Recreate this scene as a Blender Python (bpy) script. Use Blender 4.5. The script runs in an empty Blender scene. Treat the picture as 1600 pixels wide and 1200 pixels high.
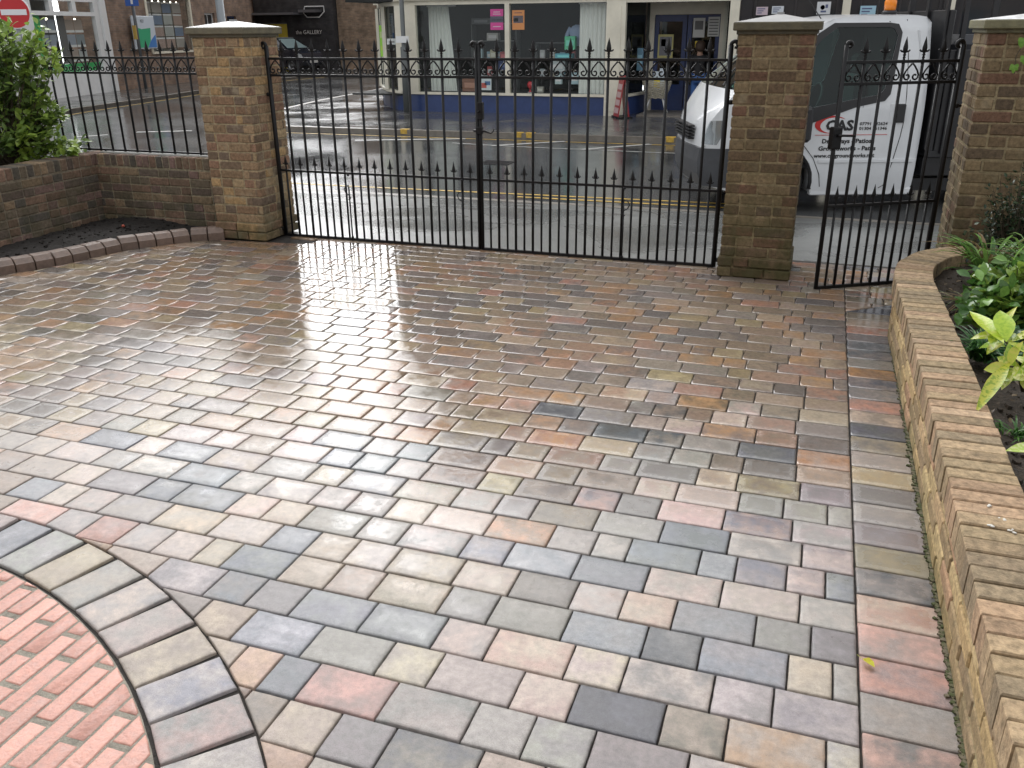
import bpy, bmesh, math, random
from mathutils import Vector, Matrix
R = math.radians
rnd = random.Random(7)
scene = bpy.context.scene
COL = scene.collection

# ------------------------------------------------------------------ camera
cam_d = bpy.data.cameras.new('camera')
cam = bpy.data.objects.new('camera', cam_d); COL.objects.link(cam)
cam_d.sensor_fit = 'HORIZONTAL'; cam_d.sensor_width = 36.0
cam_d.lens = 36.0 * 1353.74 / 1600.0
cam_d.clip_start = 0.05; cam_d.clip_end = 2000
cam.matrix_world = (Matrix.Translation((0, 0, 1.70)) @ Matrix.Rotation(R(19.2), 4, 'Z')
                    @ Matrix.Rotation(R(90 - 22.33), 4, 'X') @ Matrix.Rotation(R(-0.5), 4, 'Z'))
scene.camera = cam

# ------------------------------------------------------------------ sky, light, exposure
world = bpy.data.worlds.new('World'); scene.world = world; world.use_nodes = True
nt = world.node_tree; nt.nodes.clear()
out = nt.nodes.new('ShaderNodeOutputWorld'); bg = nt.nodes.new('ShaderNodeBackground')
sky = nt.nodes.new('ShaderNodeTexSky'); sky.sky_type = 'NISHITA'; sky.sun_disc = False
SUN_EL, SUN_AZ = R(40), R(-31)
sky.sun_elevation = SUN_EL; sky.sun_rotation = SUN_AZ; sky.air_density = 1.0; sky.dust_density = 4.0; sky.ozone_density = 1.0
hs = nt.nodes.new('ShaderNodeHueSaturation'); hs.inputs['Saturation'].default_value = 0.12
mx = nt.nodes.new('ShaderNodeMix'); mx.data_type = 'RGBA'; mx.inputs[0].default_value = 0.75
tc = nt.nodes.new('ShaderNodeTexCoord'); nz = nt.nodes.new('ShaderNodeTexNoise')
nz.inputs['Scale'].default_value = 2.2; nz.inputs['Detail'].default_value = 4
cr = nt.nodes.new('ShaderNodeValToRGB')
cr.color_ramp.elements[0].position = .3; cr.color_ramp.elements[0].color = (8.6, 8.9, 9.4, 1)
cr.color_ramp.elements[1].position = .75; cr.color_ramp.elements[1].color = (12.0, 12.1, 12.2, 1)
nt.links.new(tc.outputs['Generated'], nz.inputs['Vector']); nt.links.new(nz.outputs['Fac'], cr.inputs['Fac'])
nt.links.new(sky.outputs[0], hs.inputs['Color']); nt.links.new(hs.outputs[0], mx.inputs[6]); nt.links.new(cr.outputs[0], mx.inputs[7])
sdv_ = nt.nodes.new('ShaderNodeVectorMath'); sdv_.operation = 'DOT_PRODUCT'; sdv_.inputs[1].default_value = (math.sin(SUN_AZ) * math.cos(R(19)), math.cos(SUN_AZ) * math.cos(R(19)), math.sin(R(19)))
nt.links.new(tc.outputs['Generated'], sdv_.inputs[0])
gl = nt.nodes.new('ShaderNodeMapRange'); gl.interpolation_type = 'SMOOTHSTEP'; gl.inputs['From Min'].default_value = .62; gl.inputs['From Max'].default_value = 1.0; gl.inputs['To Min'].default_value = .92; gl.inputs['To Max'].default_value = 4.2
nt.links.new(sdv_.outputs['Value'], gl.inputs['Value'])
vs = nt.nodes.new('ShaderNodeVectorMath'); vs.operation = 'SCALE'; nt.links.new(mx.outputs[2], vs.inputs[0]); nt.links.new(gl.outputs[0], vs.inputs['Scale'])
nt.links.new(vs.outputs[0], bg.inputs['Color']); bg.inputs['Strength'].default_value = 0.11
nt.links.new(bg.outputs[0], out.inputs[0])
sd = bpy.data.lights.new('sun', 'SUN'); sd.energy = 0.8; sd.angle = R(60); sd.color = (1, .97, .92)
sun = bpy.data.objects.new('sun', sd); COL.objects.link(sun)
sun.rotation_euler = (math.pi / 2 - SUN_EL, 0, math.pi - SUN_AZ)
scene.render.engine = 'CYCLES'
scene.view_settings.view_transform = 'Standard'; scene.view_settings.look = 'None'
scene.view_settings.exposure = 0.25; scene.view_settings.gamma = 1
scene.cycles.max_bounces = 8; scene.cycles.transparent_max_bounces = 24

# ------------------------------------------------------------------ helpers
class MB:
    def __init__(s): s.v = []; s.f = []; s.c = []; s.c2 = []; s.m = []; s.sm = []; s.al = {}
    def face(s, pts, col=(.5, .5, .5), col2=None, mi=0, sm=False):
        b = len(s.v); s.v.extend(pts); s.f.append(tuple(range(b, b + len(pts)))); s.c.append(col); s.c2.append(col2 or col); s.m.append(mi); s.sm.append(sm)
    def mesh(s, verts, faces, col=(.5, .5, .5), col2=None, mi=0, sm=False):
        b = len(s.v); s.v.extend(verts)
        for f in faces:
            s.f.append(tuple(i + b for i in f)); s.c.append(col); s.c2.append(col2 or col); s.m.append(mi); s.sm.append(sm)
    def box(s, x0, x1, y0, y1, z0, z1, col=(.5, .5, .5), col2=None, mi=0, M=None, bev=0.0):
        if bev <= 0:
            v = [(x, y, z) for z in (z0, z1) for y in (y0, y1) for x in (x0, x1)]
            f = [(0, 2, 3, 1), (4, 5, 7, 6), (0, 1, 5, 4), (2, 6, 7, 3), (0, 4, 6, 2), (1, 3, 7, 5)]
        else:
            v = []; f = []
            X = (x0, x1); Yy = (y0, y1); Z = (z0, z1); b = bev
            idx = {}
            for i in (0, 1):
                for j in (0, 1):
                    for k in (0, 1):
                        sx = b if i == 0 else -b; sy = b if j == 0 else -b; sz = b if k == 0 else -b
                        for a, p in (('x', (X[i], Yy[j] + sy, Z[k] + sz)), ('y', (X[i] + sx, Yy[j], Z[k] + sz)), ('z', (X[i] + sx, Yy[j] + sy, Z[k]))):
                            idx[(i, j, k, a)] = len(v); v.append(p)
            for i in (0, 1):
                q = [idx[(i, j, k, 'x')] for j, k in ((0, 0), (1, 0), (1, 1), (0, 1))]; f.append(tuple(q if i else q[::-1]))
                q = [idx[(j, i, k, 'y')] for j, k in ((0, 0), (1, 0), (1, 1), (0, 1))]; f.append(tuple(q[::-1] if i else q))
                q = [idx[(j, k, i, 'z')] for j, k in ((0, 0), (1, 0), (1, 1), (0, 1))]; f.append(tuple(q if i else q[::-1]))
            for i in (0, 1):
                for j in (0, 1):
                    def e(a, bb, mk):
                        q = [idx[mk(0) + (a,)], idx[mk(1) + (a,)], idx[mk(1) + (bb,)], idx[mk(0) + (bb,)]]
                        return tuple(q if (i ^ j) else q[::-1])
                    f.append(e('x', 'y', lambda k: (i, j, k)))
                    f.append(tuple(e('x', 'z', lambda k: (i, k, j))[::-1]))
                    f.append(e('y', 'z', lambda k: (k, i, j)))
                    for k in (0, 1):
                        q = (idx[(i, j, k, 'x')], idx[(i, j, k, 'y')], idx[(i, j, k, 'z')])
                        f.append(q if (i + j + k) % 2 else q[::-1])
        if M is not None: v = [tuple(M @ Vector(p)) for p in v]
        s.mesh(v, f, col, col2, mi)
    def tube(s, pts, r, n=6, col=(.5, .5, .5), mi=0, caps=True, closed=False):
        pts = [Vector(p) for p in pts]; N = len(pts); rings = []; up = None
        rr = r if isinstance(r, (list, tuple)) else [r] * N
        for i, p in enumerate(pts):
            if closed: t = pts[(i + 1) % N] - pts[i - 1]
            else: t = pts[min(i + 1, N - 1)] - pts[max(i - 1, 0)]
            if t.length < 1e-9: t = Vector((0, 0, 1))
            t.normalize()
            if up is None: up = t.orthogonal().normalized()
            up = (up - t * up.dot(t))
            up = up.normalized() if up.length > 1e-6 else t.orthogonal().normalized()
            w = t.cross(up)
            rings.append([tuple(p + (up * math.cos(a) + w * math.sin(a)) * rr[i]) for a in [2 * math.pi * k / n + math.pi / n for k in range(n)]])
        v = [q for ring in rings for q in ring]; f = []
        for i in range(N if closed else N - 1):
            j = (i + 1) % N
            for k in range(n): f.append((i * n + k, i * n + (k + 1) % n, j * n + (k + 1) % n, j * n + k))
        if caps and not closed: f.append(tuple(range(n))[::-1]); f.append(tuple((N - 1) * n + k for k in range(n)))
        s.mesh(v, f, col, None, mi, n > 5)
    def lathe(s, prof, n=10, c=(0, 0), col=(.5, .5, .5), mi=0, sy=1.0, sm=True):
        v = []; f = []
        for r, z in prof:
            for k in range(n):
                a = 2 * math.pi * k / n; v.append((c[0] + r * math.cos(a), c[1] + r * math.sin(a) * sy, z))
        for i in range(len(prof) - 1):
            for k in range(n): f.append((i * n + k, i * n + (k + 1) % n, (i + 1) * n + (k + 1) % n, (i + 1) * n + k))
        f.append(tuple(range(n))[::-1]); f.append(tuple((len(prof) - 1) * n + k for k in range(n)))
        s.mesh(v, f, col, None, mi, sm)
    def build(s, name, mats, parent=None, smooth=None, loc=None, rot=None):
        me = bpy.data.meshes.new(name); me.from_pydata(s.v, [], s.f)
        if not isinstance(mats, (list, tuple)): mats = [mats]
        for m in mats: me.materials.append(m)
        ca = me.color_attributes.new('Col', 'FLOAT_COLOR', 'CORNER'); cb = me.color_attributes.new('Col2', 'FLOAT_COLOR', 'CORNER')
        A = []; B = []
        for f, c, c2 in zip(s.f, s.c, s.c2):
            
            if s.al and f[0] in s.al:
                for vi in f: A.extend((c[0], c[1], c[2], s.al.get(vi, 1.0)))
            else: A.extend((c[0], c[1], c[2], 1.0) * len(f))
            B.extend((c2[0], c2[1], c2[2], 1.0) * len(f))
        ca.data.foreach_set('color', A); cb.data.foreach_set('color', B)
        me.polygons.foreach_set('material_index', s.m)
        me.polygons.foreach_set('use_smooth', s.sm if smooth is None else [smooth] * len(s.f))
        me.update()
        o = bpy.data.objects.new(name, me); COL.objects.link(o)
        if parent: o.parent = parent
        if loc: o.location = loc
        if rot is not None: o.rotation_euler = (0, 0, rot)
        return o

def tag(o, label=None, cat=None, group=None, kind=None):
    if label: o['label'] = label
    if cat: o['category'] = cat
    if group: o['group'] = group
    if kind: o['kind'] = kind
    return o
def thing(name, label, cat, loc=(0, 0, 0), rz=0, group=None):
    o = bpy.data.objects.new(name, None); COL.objects.link(o); o.location = loc; o.rotation_euler = (0, 0, rz); o.empty_display_size = .1
    return tag(o, label, cat, group)
def struct(o): o['kind'] = 'structure'; return o
def inst(src, parent, loc=(0, 0, 0), name=None):
    o = bpy.data.objects.new(name or src.name.split('.')[0], src.data); COL.objects.link(o); o.parent = parent; o.location = loc; return o

# ------------------------------------------------------------------ materials
def N(m, t): return m.node_tree.nodes.new(t)
def mat(name, col=(.5, .5, .5), rough=.6, metal=0, spec=.5, attr=False, mottle=0.0, mscale=8, bump=0.0, bscale=60, emit=None, alpha=None, coat=0, rvar=0):
    m = bpy.data.materials.new(name); m.use_nodes = True; L = m.node_tree.links
    b = m.node_tree.nodes['Principled BSDF']
    b.inputs['Base Color'].default_value = (*col, 1); b.inputs['Roughness'].default_value = rough; b.inputs['Metallic'].default_value = metal
    b.inputs['Specular IOR Level'].default_value = spec; b.inputs['Coat Weight'].default_value = coat
    tcn = N(m, 'ShaderNodeTexCoord'); src = None
    if attr:
        a = N(m, 'ShaderNodeVertexColor'); a.layer_name = 'Col'; src = a.outputs['Color']
    if mottle > 0:
        n = N(m, 'ShaderNodeTexNoise'); n.inputs['Scale'].default_value = mscale; n.inputs['Detail'].default_value = 6; n.inputs['Roughness'].default_value = .65
        L.new(tcn.outputs['Object'], n.inputs['Vector'])
        mr = N(m, 'ShaderNodeMapRange'); mr.inputs['From Min'].default_value = .3; mr.inputs['From Max'].default_value = .7
        mr.inputs['To Min'].default_value = 1 - mottle; mr.inputs['To Max'].default_value = 1 + mottle
        L.new(n.outputs['Fac'], mr.inputs['Value'])
        vm = N(m, 'ShaderNodeVectorMath'); vm.operation = 'SCALE'
        if src: L.new(src, vm.inputs[0])
        else: vm.inputs[0].default_value = col
        L.new(mr.outputs[0], vm.inputs['Scale']); src = vm.outputs[0]
        if rvar:
            r2 = N(m, 'ShaderNodeMapRange'); r2.inputs['From Min'].default_value = .35; r2.inputs['From Max'].default_value = .65
            r2.inputs['To Min'].default_value = max(.03, rough - rvar); r2.inputs['To Max'].default_value = rough + rvar
            L.new(n.outputs['Fac'], r2.inputs['Value']); L.new(r2.outputs[0], b.inputs['Roughness'])
    if src: L.new(src, b.inputs['Base Color'])
    if bump > 0:
        n = N(m, 'ShaderNodeTexNoise'); n.inputs['Scale'].default_value = bscale; n.inputs['Detail'].default_value = 5
        L.new(tcn.outputs['Object'], n.inputs['Vector']); bp = N(m, 'ShaderNodeBump'); bp.inputs['Strength'].default_value = bump; bp.inputs['Distance'].default_value = .01
        L.new(n.outputs['Fac'], bp.inputs['Height']); L.new(bp.outputs[0], b.inputs['Normal'])
    if emit: b.inputs['Emission Color'].default_value = (*emit[0], 1); b.inputs['Emission Strength'].default_value = emit[1]
    return m
def glass(name, tint=(.85, .9, .88), rough=.02, op=.15):
    m = bpy.data.materials.new(name); m.use_nodes = True; t = m.node_tree; t.nodes.clear()
    o = t.nodes.new('ShaderNodeOutputMaterial'); mix = t.nodes.new('ShaderNodeMixShader'); tr = t.nodes.new('ShaderNodeBsdfTransparent'); g = t.nodes.new('ShaderNodeBsdfGlossy')
    lw0 = t.nodes.new('ShaderNodeLayerWeight'); lw0.inputs['Blend'].default_value = .5; lw = t.nodes.new('ShaderNodeMath'); lw.operation = 'POWER'; lw.inputs[1].default_value = 5; t.links.new(lw0.outputs['Facing'], lw.inputs[0])
    ad = t.nodes.new('ShaderNodeMath'); ad.operation = 'ADD'; ad.inputs[1].default_value = op
    tr.inputs[0].default_value = (*tint, 1); g.inputs['Roughness'].default_value = rough; g.inputs[0].default_value = (.9, .95, .95, 1)
    t.links.new(lw.outputs[0], ad.inputs[0]); t.links.new(ad.outputs[0], mix.inputs[0]); t.links.new(tr.outputs[0], mix.inputs[1]); t.links.new(g.outputs[0], mix.inputs[2]); t.links.new(mix.outputs[0], o.inputs[0])
    return m

def brick_geo_mat(name, algae=(.05, .06, .02), algae_h=.5, algae_amt=.6, stain=.3):
    """material for modelled bricks: face colour x mottling, pale lime stains, green algae creeping up from the ground"""
    m = bpy.data.materials.new(name); m.use_nodes = True; L = m.node_tree.links; b = m.node_tree.nodes['Principled BSDF']
    b.inputs['Roughness'].default_value = .85; b.inputs['Specular IOR Level'].default_value = .3
    tcn = N(m, 'ShaderNodeTexCoord'); a = N(m, 'ShaderNodeVertexColor'); a.layer_name = 'Col'
    n1 = N(m, 'ShaderNodeTexNoise'); n1.inputs['Scale'].default_value = 38; n1.inputs['Detail'].default_value = 8; n1.inputs['Roughness'].default_value = .7
    n2 = N(m, 'ShaderNodeTexNoise'); n2.inputs['Scale'].default_value = 7; n2.inputs['Detail'].default_value = 5
    n3 = N(m, 'ShaderNodeTexNoise'); n3.inputs['Scale'].default_value = 90; n3.inputs['Detail'].default_value = 4
    for n in (n1, n2, n3): L.new(tcn.outputs['Object'], n.inputs['Vector'])
    mr = N(m, 'ShaderNodeMapRange'); mr.inputs['From Min'].default_value = .3; mr.inputs['From Max'].default_value = .7; mr.inputs['To Min'].default_value = .5; mr.inputs['To Max'].default_value = 1.5
    L.new(n1.outputs['Fac'], mr.inputs['Value']); vm = N(m, 'ShaderNodeVectorMath'); vm.operation = 'SCALE'; L.new(a.outputs['Color'], vm.inputs[0]); L.new(mr.outputs[0], vm.inputs['Scale'])
    # lime / pale worn patches
    r2 = N(m, 'ShaderNodeMapRange'); r2.inputs['From Min'].default_value = .58; r2.inputs['From Max'].default_value = .72; r2.inputs['To Max'].default_value = stain; L.new(n2.outputs['Fac'], r2.inputs['Value'])
    m1 = N(m, 'ShaderNodeMix'); m1.data_type = 'RGBA'; L.new(r2.outputs[0], m1.inputs[0]); L.new(vm.outputs[0], m1.inputs[6]); m1.inputs[7].default_value = (.42, .36, .25, 1)
    sx = N(m, 'ShaderNodeSeparateXYZ'); L.new(tcn.outputs['Object'], sx.inputs[0])
    h = N(m, 'ShaderNodeMapRange'); h.inputs['From Min'].default_value = algae_h; h.inputs['From Max'].default_value = 0; L.new(sx.outputs['Z'], h.inputs['Value'])
    n4 = N(m, 'ShaderNodeMapRange'); n4.inputs['From Min'].default_value = .35; n4.inputs['From Max'].default_value = .6; L.new(n2.outputs['Fac'], n4.inputs['Value'])
    mu = N(m, 'ShaderNodeMath'); mu.operation = 'MULTIPLY'; L.new(h.outputs[0], mu.inputs[0]); L.new(n4.outputs[0], mu.inputs[1])
    mu2 = N(m, 'ShaderNodeMath'); mu2.operation = 'MULTIPLY'; mu2.inputs[1].default_value = algae_amt; L.new(mu.outputs[0], mu2.inputs[0])
    m2 = N(m, 'ShaderNodeMix'); m2.data_type = 'RGBA'; L.new(mu2.outputs[0], m2.inputs[0]); L.new(m1.outputs[2], m2.inputs[6]); m2.inputs[7].default_value = (*algae, 1)
    L.new(m2.outputs[2], b.inputs['Base Color'])
    bp = N(m, 'ShaderNodeBump'); bp.inputs['Strength'].default_value = .5; bp.inputs['Distance'].default_value = .006
    ad = N(m, 'ShaderNodeMath'); ad.operation = 'ADD'; L.new(n1.outputs['Fac'], ad.inputs[0]); L.new(n3.outputs['Fac'], ad.inputs[1]); L.new(ad.outputs[0], bp.inputs['Height']); L.new(bp.outputs[0], b.inputs['Normal'])
    return m

def wall_brick_mat(name, c1, c2, mortar, scale=1.0):
    """procedural bricks for far buildings (object space, x+y along the wall, z up)"""
    m = bpy.data.materials.new(name); m.use_nodes = True; L = m.node_tree.links; b = m.node_tree.nodes['Principled BSDF']; b.inputs['Roughness'].default_value = .85
    tcn = N(m, 'ShaderNodeTexCoord'); s = N(m, 'ShaderNodeSeparateXYZ'); L.new(tcn.outputs['Object'], s.inputs[0])
    ad = N(m, 'ShaderNodeMath'); ad.operation = 'ADD'; L.new(s.outputs['X'], ad.inputs[0]); L.new(s.outputs['Y'], ad.inputs[1])
    c = N(m, 'ShaderNodeCombineXYZ'); L.new(ad.outputs[0], c.inputs[0]); L.new(s.outputs['Z'], c.inputs[1])
    bt = N(m, 'ShaderNodeTexBrick'); L.new(c.outputs[0], bt.inputs['Vector']); bt.inputs['Scale'].default_value = 1
    bt.inputs['Brick Width'].default_value = .225 * scale; bt.inputs['Row Height'].default_value = .075 * scale; bt.inputs['Mortar Size'].default_value = .006
    bt.inputs['Color1'].default_value = (*c1, 1); bt.inputs['Color2'].default_value = (*c2, 1); bt.inputs['Mortar'].default_value = (*mortar, 1)
    n = N(m, 'ShaderNodeTexNoise'); n.inputs['Scale'].default_value = 2.5; n.inputs['Detail'].default_value = 8; L.new(tcn.outputs['Object'], n.inputs['Vector'])
    mr = N(m, 'ShaderNodeMapRange'); mr.inputs['From Min'].default_value = .3; mr.inputs['From Max'].default_value = .7; mr.inputs['To Min'].default_value = .6; mr.inputs['To Max'].default_value = 1.35; L.new(n.outputs['Fac'], mr.inputs['Value'])
    vm = N(m, 'ShaderNodeVectorMath'); vm.operation = 'SCALE'; L.new(bt.outputs['Color'], vm.inputs[0]); L.new(mr.outputs[0], vm.inputs['Scale']); L.new(vm.outputs[0], b.inputs['Base Color'])
    bp = N(m, 'ShaderNodeBump'); bp.inputs['Strength'].default_value = .4; bp.inputs['Distance'].default_value = .008; bp.invert = True; L.new(bt.outputs['Fac'], bp.inputs['Height']); L.new(bp.outputs[0], b.inputs['Normal'])
    return m

def paver_mat(name, wet_near=1.9, wet_far=4.3, sat=1.0, always=None):
    """concrete block paving under a film of rain; each face carries two blend colours"""
    m = bpy.data.materials.new(name); m.use_nodes = True; L = m.node_tree.links; b = m.node_tree.nodes['Principled BSDF']
    tcn = N(m, 'ShaderNodeTexCoord')
    a = N(m, 'ShaderNodeVertexColor'); a.layer_name = 'Col'; a2 = N(m, 'ShaderNodeVertexColor'); a2.layer_name = 'Col2'
    nb = N(m, 'ShaderNodeTexNoise'); nb.inputs['Scale'].default_value = 9; nb.inputs['Detail'].default_value = 6; nb.inputs['Roughness'].default_value = .6
    nf = N(m, 'ShaderNodeTexNoise'); nf.inputs['Scale'].default_value = 38; nf.inputs['Detail'].default_value = 7; nf.inputs['Roughness'].default_value = .7
    ng = N(m, 'ShaderNodeTexNoise'); ng.inputs['Scale'].default_value = 420; ng.inputs['Detail'].default_value = 3
    nw = N(m, 'ShaderNodeTexNoise'); nw.inputs['Scale'].default_value = 1.1; nw.inputs['Detail'].default_value = 3
    for n in (nb, nf, ng, nw): L.new(tcn.outputs['Object'], n.inputs['Vector'])
    mb = N(m, 'ShaderNodeMapRange'); mb.inputs['From Min'].default_value = .38; mb.inputs['From Max'].default_value = .62; L.new(nb.outputs['Fac'], mb.inputs['Value'])
    m1 = N(m, 'ShaderNodeMix'); m1.data_type = 'RGBA'; L.new(mb.outputs[0], m1.inputs[0]); L.new(a.outputs['Color'], m1.inputs[6]); L.new(a2.outputs['Color'], m1.inputs[7])
    mf = N(m, 'ShaderNodeMapRange'); mf.inputs['From Min'].default_value = .25; mf.inputs['From Max'].default_value = .75; mf.inputs['To Min'].default_value = .66; mf.inputs['To Max'].default_value = 1.32; L.new(nf.outputs['Fac'], mf.inputs['Value'])
    mg = N(m, 'ShaderNodeMapRange'); mg.inputs['From Min'].default_value = .3; mg.inputs['From Max'].default_value = .7; mg.inputs['To Min'].default_value = .86; mg.inputs['To Max'].default_value = 1.14; L.new(ng.outputs['Fac'], mg.inputs['Value'])
    mm = N(m, 'ShaderNodeMath'); mm.operation = 'MULTIPLY'; L.new(mf.outputs[0], mm.inputs[0]); L.new(mg.outputs[0], mm.inputs[1])
    # wetness: soaked towards the street, merely damp near the house, patchy between; block centres hold the film
    sx = N(m, 'ShaderNodeSeparateXYZ'); L.new(tcn.outputs['Object'], sx.inputs[0])
    def mapr(src, f0, f1, t0, t1):
        q = N(m, 'ShaderNodeMapRange'); q.inputs['From Min'].default_value = f0; q.inputs['From Max'].default_value = f1; q.inputs['To Min'].default_value = t0; q.inputs['To Max'].default_value = t1; L.new(src, q.inputs['Value']); return q.outputs[0]
    def mth(op, x, y, cl=False):
        q = N(m, 'ShaderNodeMath'); q.operation = op; q.use_clamp = cl
        for i, v in ((0, x), (1, y)):
            if isinstance(v, (int, float)): q.inputs[i].default_value = v
            else: L.new(v, q.inputs[i])
        return q.outputs[0]
    nwr = mapr(nw.outputs['Fac'], 0, 1, -1.5, 1.5)
    nlr = mapr(nb.outputs['Fac'], .3, .7, -.5, .5)
    yw = mth('ADD', mth('ADD', sx.outputs['Y'], nwr), nlr)
    w = mapr(yw, wet_near, wet_far, 0, 1)                    # 0 damp .. 1 soaked
    mid = mth('MULTIPLY', mapr(yw, 1.6, 3.0, 0, .85), mapr(yw, 5.2, 6.6, 1, .2))   # the belt where only block centres are wet
    alw = mth('ADD', a.outputs['Alpha'], mapr(nf.outputs['Fac'], .25, .75, -.6, .5))
    oval = mth('MULTIPLY', mapr(alw, .1, 1.0, 0, 1), mid)    # wet ovals
    film = mth('MAXIMUM', mth('MULTIPLY', w, mapr(alw, -.4, .3, .78, 1)), oval, True)
    pit = mapr(ng.outputs['Fac'], .60, .66, 1, .55)
    pitl = mth('MAXIMUM', pit, mapr(nb.outputs['Fac'], .45, .6, 1, .2), True)
    edge = mapr(a.outputs['Alpha'], 0, .3, .9, 1)
    k1 = mth('MULTIPLY', mth('MULTIPLY', mm.outputs[0], pitl), edge)
    k2 = mth('MULTIPLY', k1, mapr(film, 0, 1, 1.12, .80))
    vm = N(m, 'ShaderNodeVectorMath'); vm.operation = 'SCALE'; L.new(m1.outputs[2], vm.inputs[0]); L.new(k2, vm.inputs['Scale'])
    hsn = N(m, 'ShaderNodeHueSaturation'); L.new(mapr(film, 0, 1, .85 * sat, 1.22 * sat), hsn.inputs['Saturation']); L.new(vm.outputs[0], hsn.inputs['Color']); L.new(hsn.outputs[0], b.inputs['Base Color'])
    # lime bloom / efflorescence clouds on the dry parts
    ro = mth('ADD', mapr(film, 0, 1, .52, .055), mth('MULTIPLY', mapr(nf.outputs['Fac'], .3, .7, -.05, .12), mapr(film, 0, 1, 1, .35)), True); L.new(ro, b.inputs['Roughness'])
    b.inputs['Specular IOR Level'].default_value = .5
    bp = N(m, 'ShaderNodeBump'); bp.inputs['Distance'].default_value = .004; L.new(mapr(film, 0, 1, .42, .025), bp.inputs['Strength'])
    hh = mth('ADD', nf.outputs['Fac'], ng.outputs['Fac']); L.new(hh, bp.inputs['Height']); L.new(bp.outputs[0], b.inputs['Normal'])
    return m

def asphalt_mat(name, base=(.05, .052, .055), r0=.16, r1=.42, grit=.35, sc=.7):
    m = bpy.data.materials.new(name); m.use_nodes = True; L = m.node_tree.links; b = m.node_tree.nodes['Principled BSDF']
    tcn = N(m, 'ShaderNodeTexCoord'); n = N(m, 'ShaderNodeTexNoise'); n.inputs['Scale'].default_value = sc; n.inputs['Detail'].default_value = 6; n.inputs['Distortion'].default_value = .6
    g = N(m, 'ShaderNodeTexNoise'); g.inputs['Scale'].default_value = 130; g.inputs['Detail'].default_value = 3
    L.new(tcn.outputs['Object'], n.inputs['Vector']); L.new(tcn.outputs['Object'], g.inputs['Vector'])
    r = N(m, 'ShaderNodeMapRange'); r.inputs['From Min'].default_value = .35; r.inputs['From Max'].default_value = .65; r.inputs['To Min'].default_value = r0; r.inputs['To Max'].default_value = r1; L.new(n.outputs['Fac'], r.inputs['Value']); L.new(r.outputs[0], b.inputs['Roughness'])
    k = N(m, 'ShaderNodeMapRange'); k.inputs['From Min'].default_value = .3; k.inputs['From Max'].default_value = .7; k.inputs['To Min'].default_value = .6; k.inputs['To Max'].default_value = 1.6; L.new(g.outputs['Fac'], k.inputs['Value'])
    k2 = N(m, 'ShaderNodeMapRange'); k2.inputs['From Min'].default_value = .3; k2.inputs['From Max'].default_value = .7; k2.inputs['To Min'].default_value = .75; k2.inputs['To Max'].default_value = 1.25; L.new(n.outputs['Fac'], k2.inputs['Value'])
    mu = N(m, 'ShaderNodeMath'); mu.operation = 'MULTIPLY'; L.new(k.outputs[0], mu.inputs[0]); L.new(k2.outputs[0], mu.inputs[1])
    vm = N(m, 'ShaderNodeVectorMath'); vm.operation = 'SCALE'; vm.inputs[0].default_value = base; L.new(mu.outputs[0], vm.inputs['Scale']); L.new(vm.outputs[0], b.inputs['Base Color'])
    bp = N(m, 'ShaderNodeBump'); bp.inputs['Strength'].default_value = grit; bp.inputs['Distance'].default_value = .006; L.new(g.outputs['Fac'], bp.inputs['Height']); L.new(bp.outputs[0], b.inputs['Normal'])
    return m

def leaf_mat(name, rough=.4, tr=.35):
    m = bpy.data.materials.new(name); m.use_nodes = True; t = m.node_tree; L = t.links; b = t.nodes['Principled BSDF']; b.inputs['Roughness'].default_value = rough
    a = N(m, 'ShaderNodeVertexColor'); a.layer_name = 'Col'; tcn = N(m, 'ShaderNodeTexCoord'); n = N(m, 'ShaderNodeTexNoise'); n.inputs['Scale'].default_value = 70; n.inputs['Detail'].default_value = 3; L.new(tcn.outputs['Object'], n.inputs['Vector'])
    a2 = N(m, 'ShaderNodeVertexColor'); a2.layer_name = 'Col2'
    mr = N(m, 'ShaderNodeMapRange'); mr.inputs['From Min'].default_value = .45; mr.inputs['From Max'].default_value = .58; L.new(n.outputs['Fac'], mr.inputs['Value'])
    mx_ = N(m, 'ShaderNodeMix'); mx_.data_type = 'RGBA'; L.new(mr.outputs[0], mx_.inputs[0]); L.new(a.outputs['Color'], mx_.inputs[6]); L.new(a2.outputs['Color'], mx_.inputs[7])
    L.new(mx_.outputs[2], b.inputs['Base Color'])
    tl = N(m, 'ShaderNodeBsdfTranslucent'); L.new(mx_.outputs[2], tl.inputs[0]); ms = N(m, 'ShaderNodeMixShader'); ms.inputs[0].default_value = tr
    L.new(b.outputs[0], ms.inputs[1]); L.new(tl.outputs[0], ms.inputs[2]); L.new(ms.outputs[0], t.nodes['Material Output'].inputs[0])
    return m

M_PAV = paver_mat('wet_block_paving')
M_KERB = mat('edging_block', attr=True, rough=.5, mottle=.25, mscale=30, bump=.3, bscale=120, rvar=.1)
M_PINK = mat('pink_clay_brick', attr=True, rough=.5, mottle=.18, mscale=45, bump=.35, bscale=90, rvar=.12)
M_SAND = mat('jointing', (.035, .03, .026), .95, mottle=.5, mscale=40, bump=.6, bscale=200)
M_MORT = mat('grey_mortar', (.24, .22, .18), .95, mottle=.35, mscale=30, bump=.6, bscale=150)
M_BR_L = brick_geo_mat('stock_brick', (.07, .07, .03), .35, .8, .55)
M_BR_M = brick_geo_mat('damp_stock_brick', (.055, .055, .018), 1.15, .85, .25)
M_BR_R = brick_geo_mat('garden_wall_brick', (.10, .09, .035), .16, .7, .12)
M_BR_P = brick_geo_mat('planter_brick', (.045, .05, .025), .9, .6, .22)
M_CAP = mat('cap_stone', attr=True, rough=.6, mottle=.4, mscale=14, bump=.5, bscale=60, rvar=.15)
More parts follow.
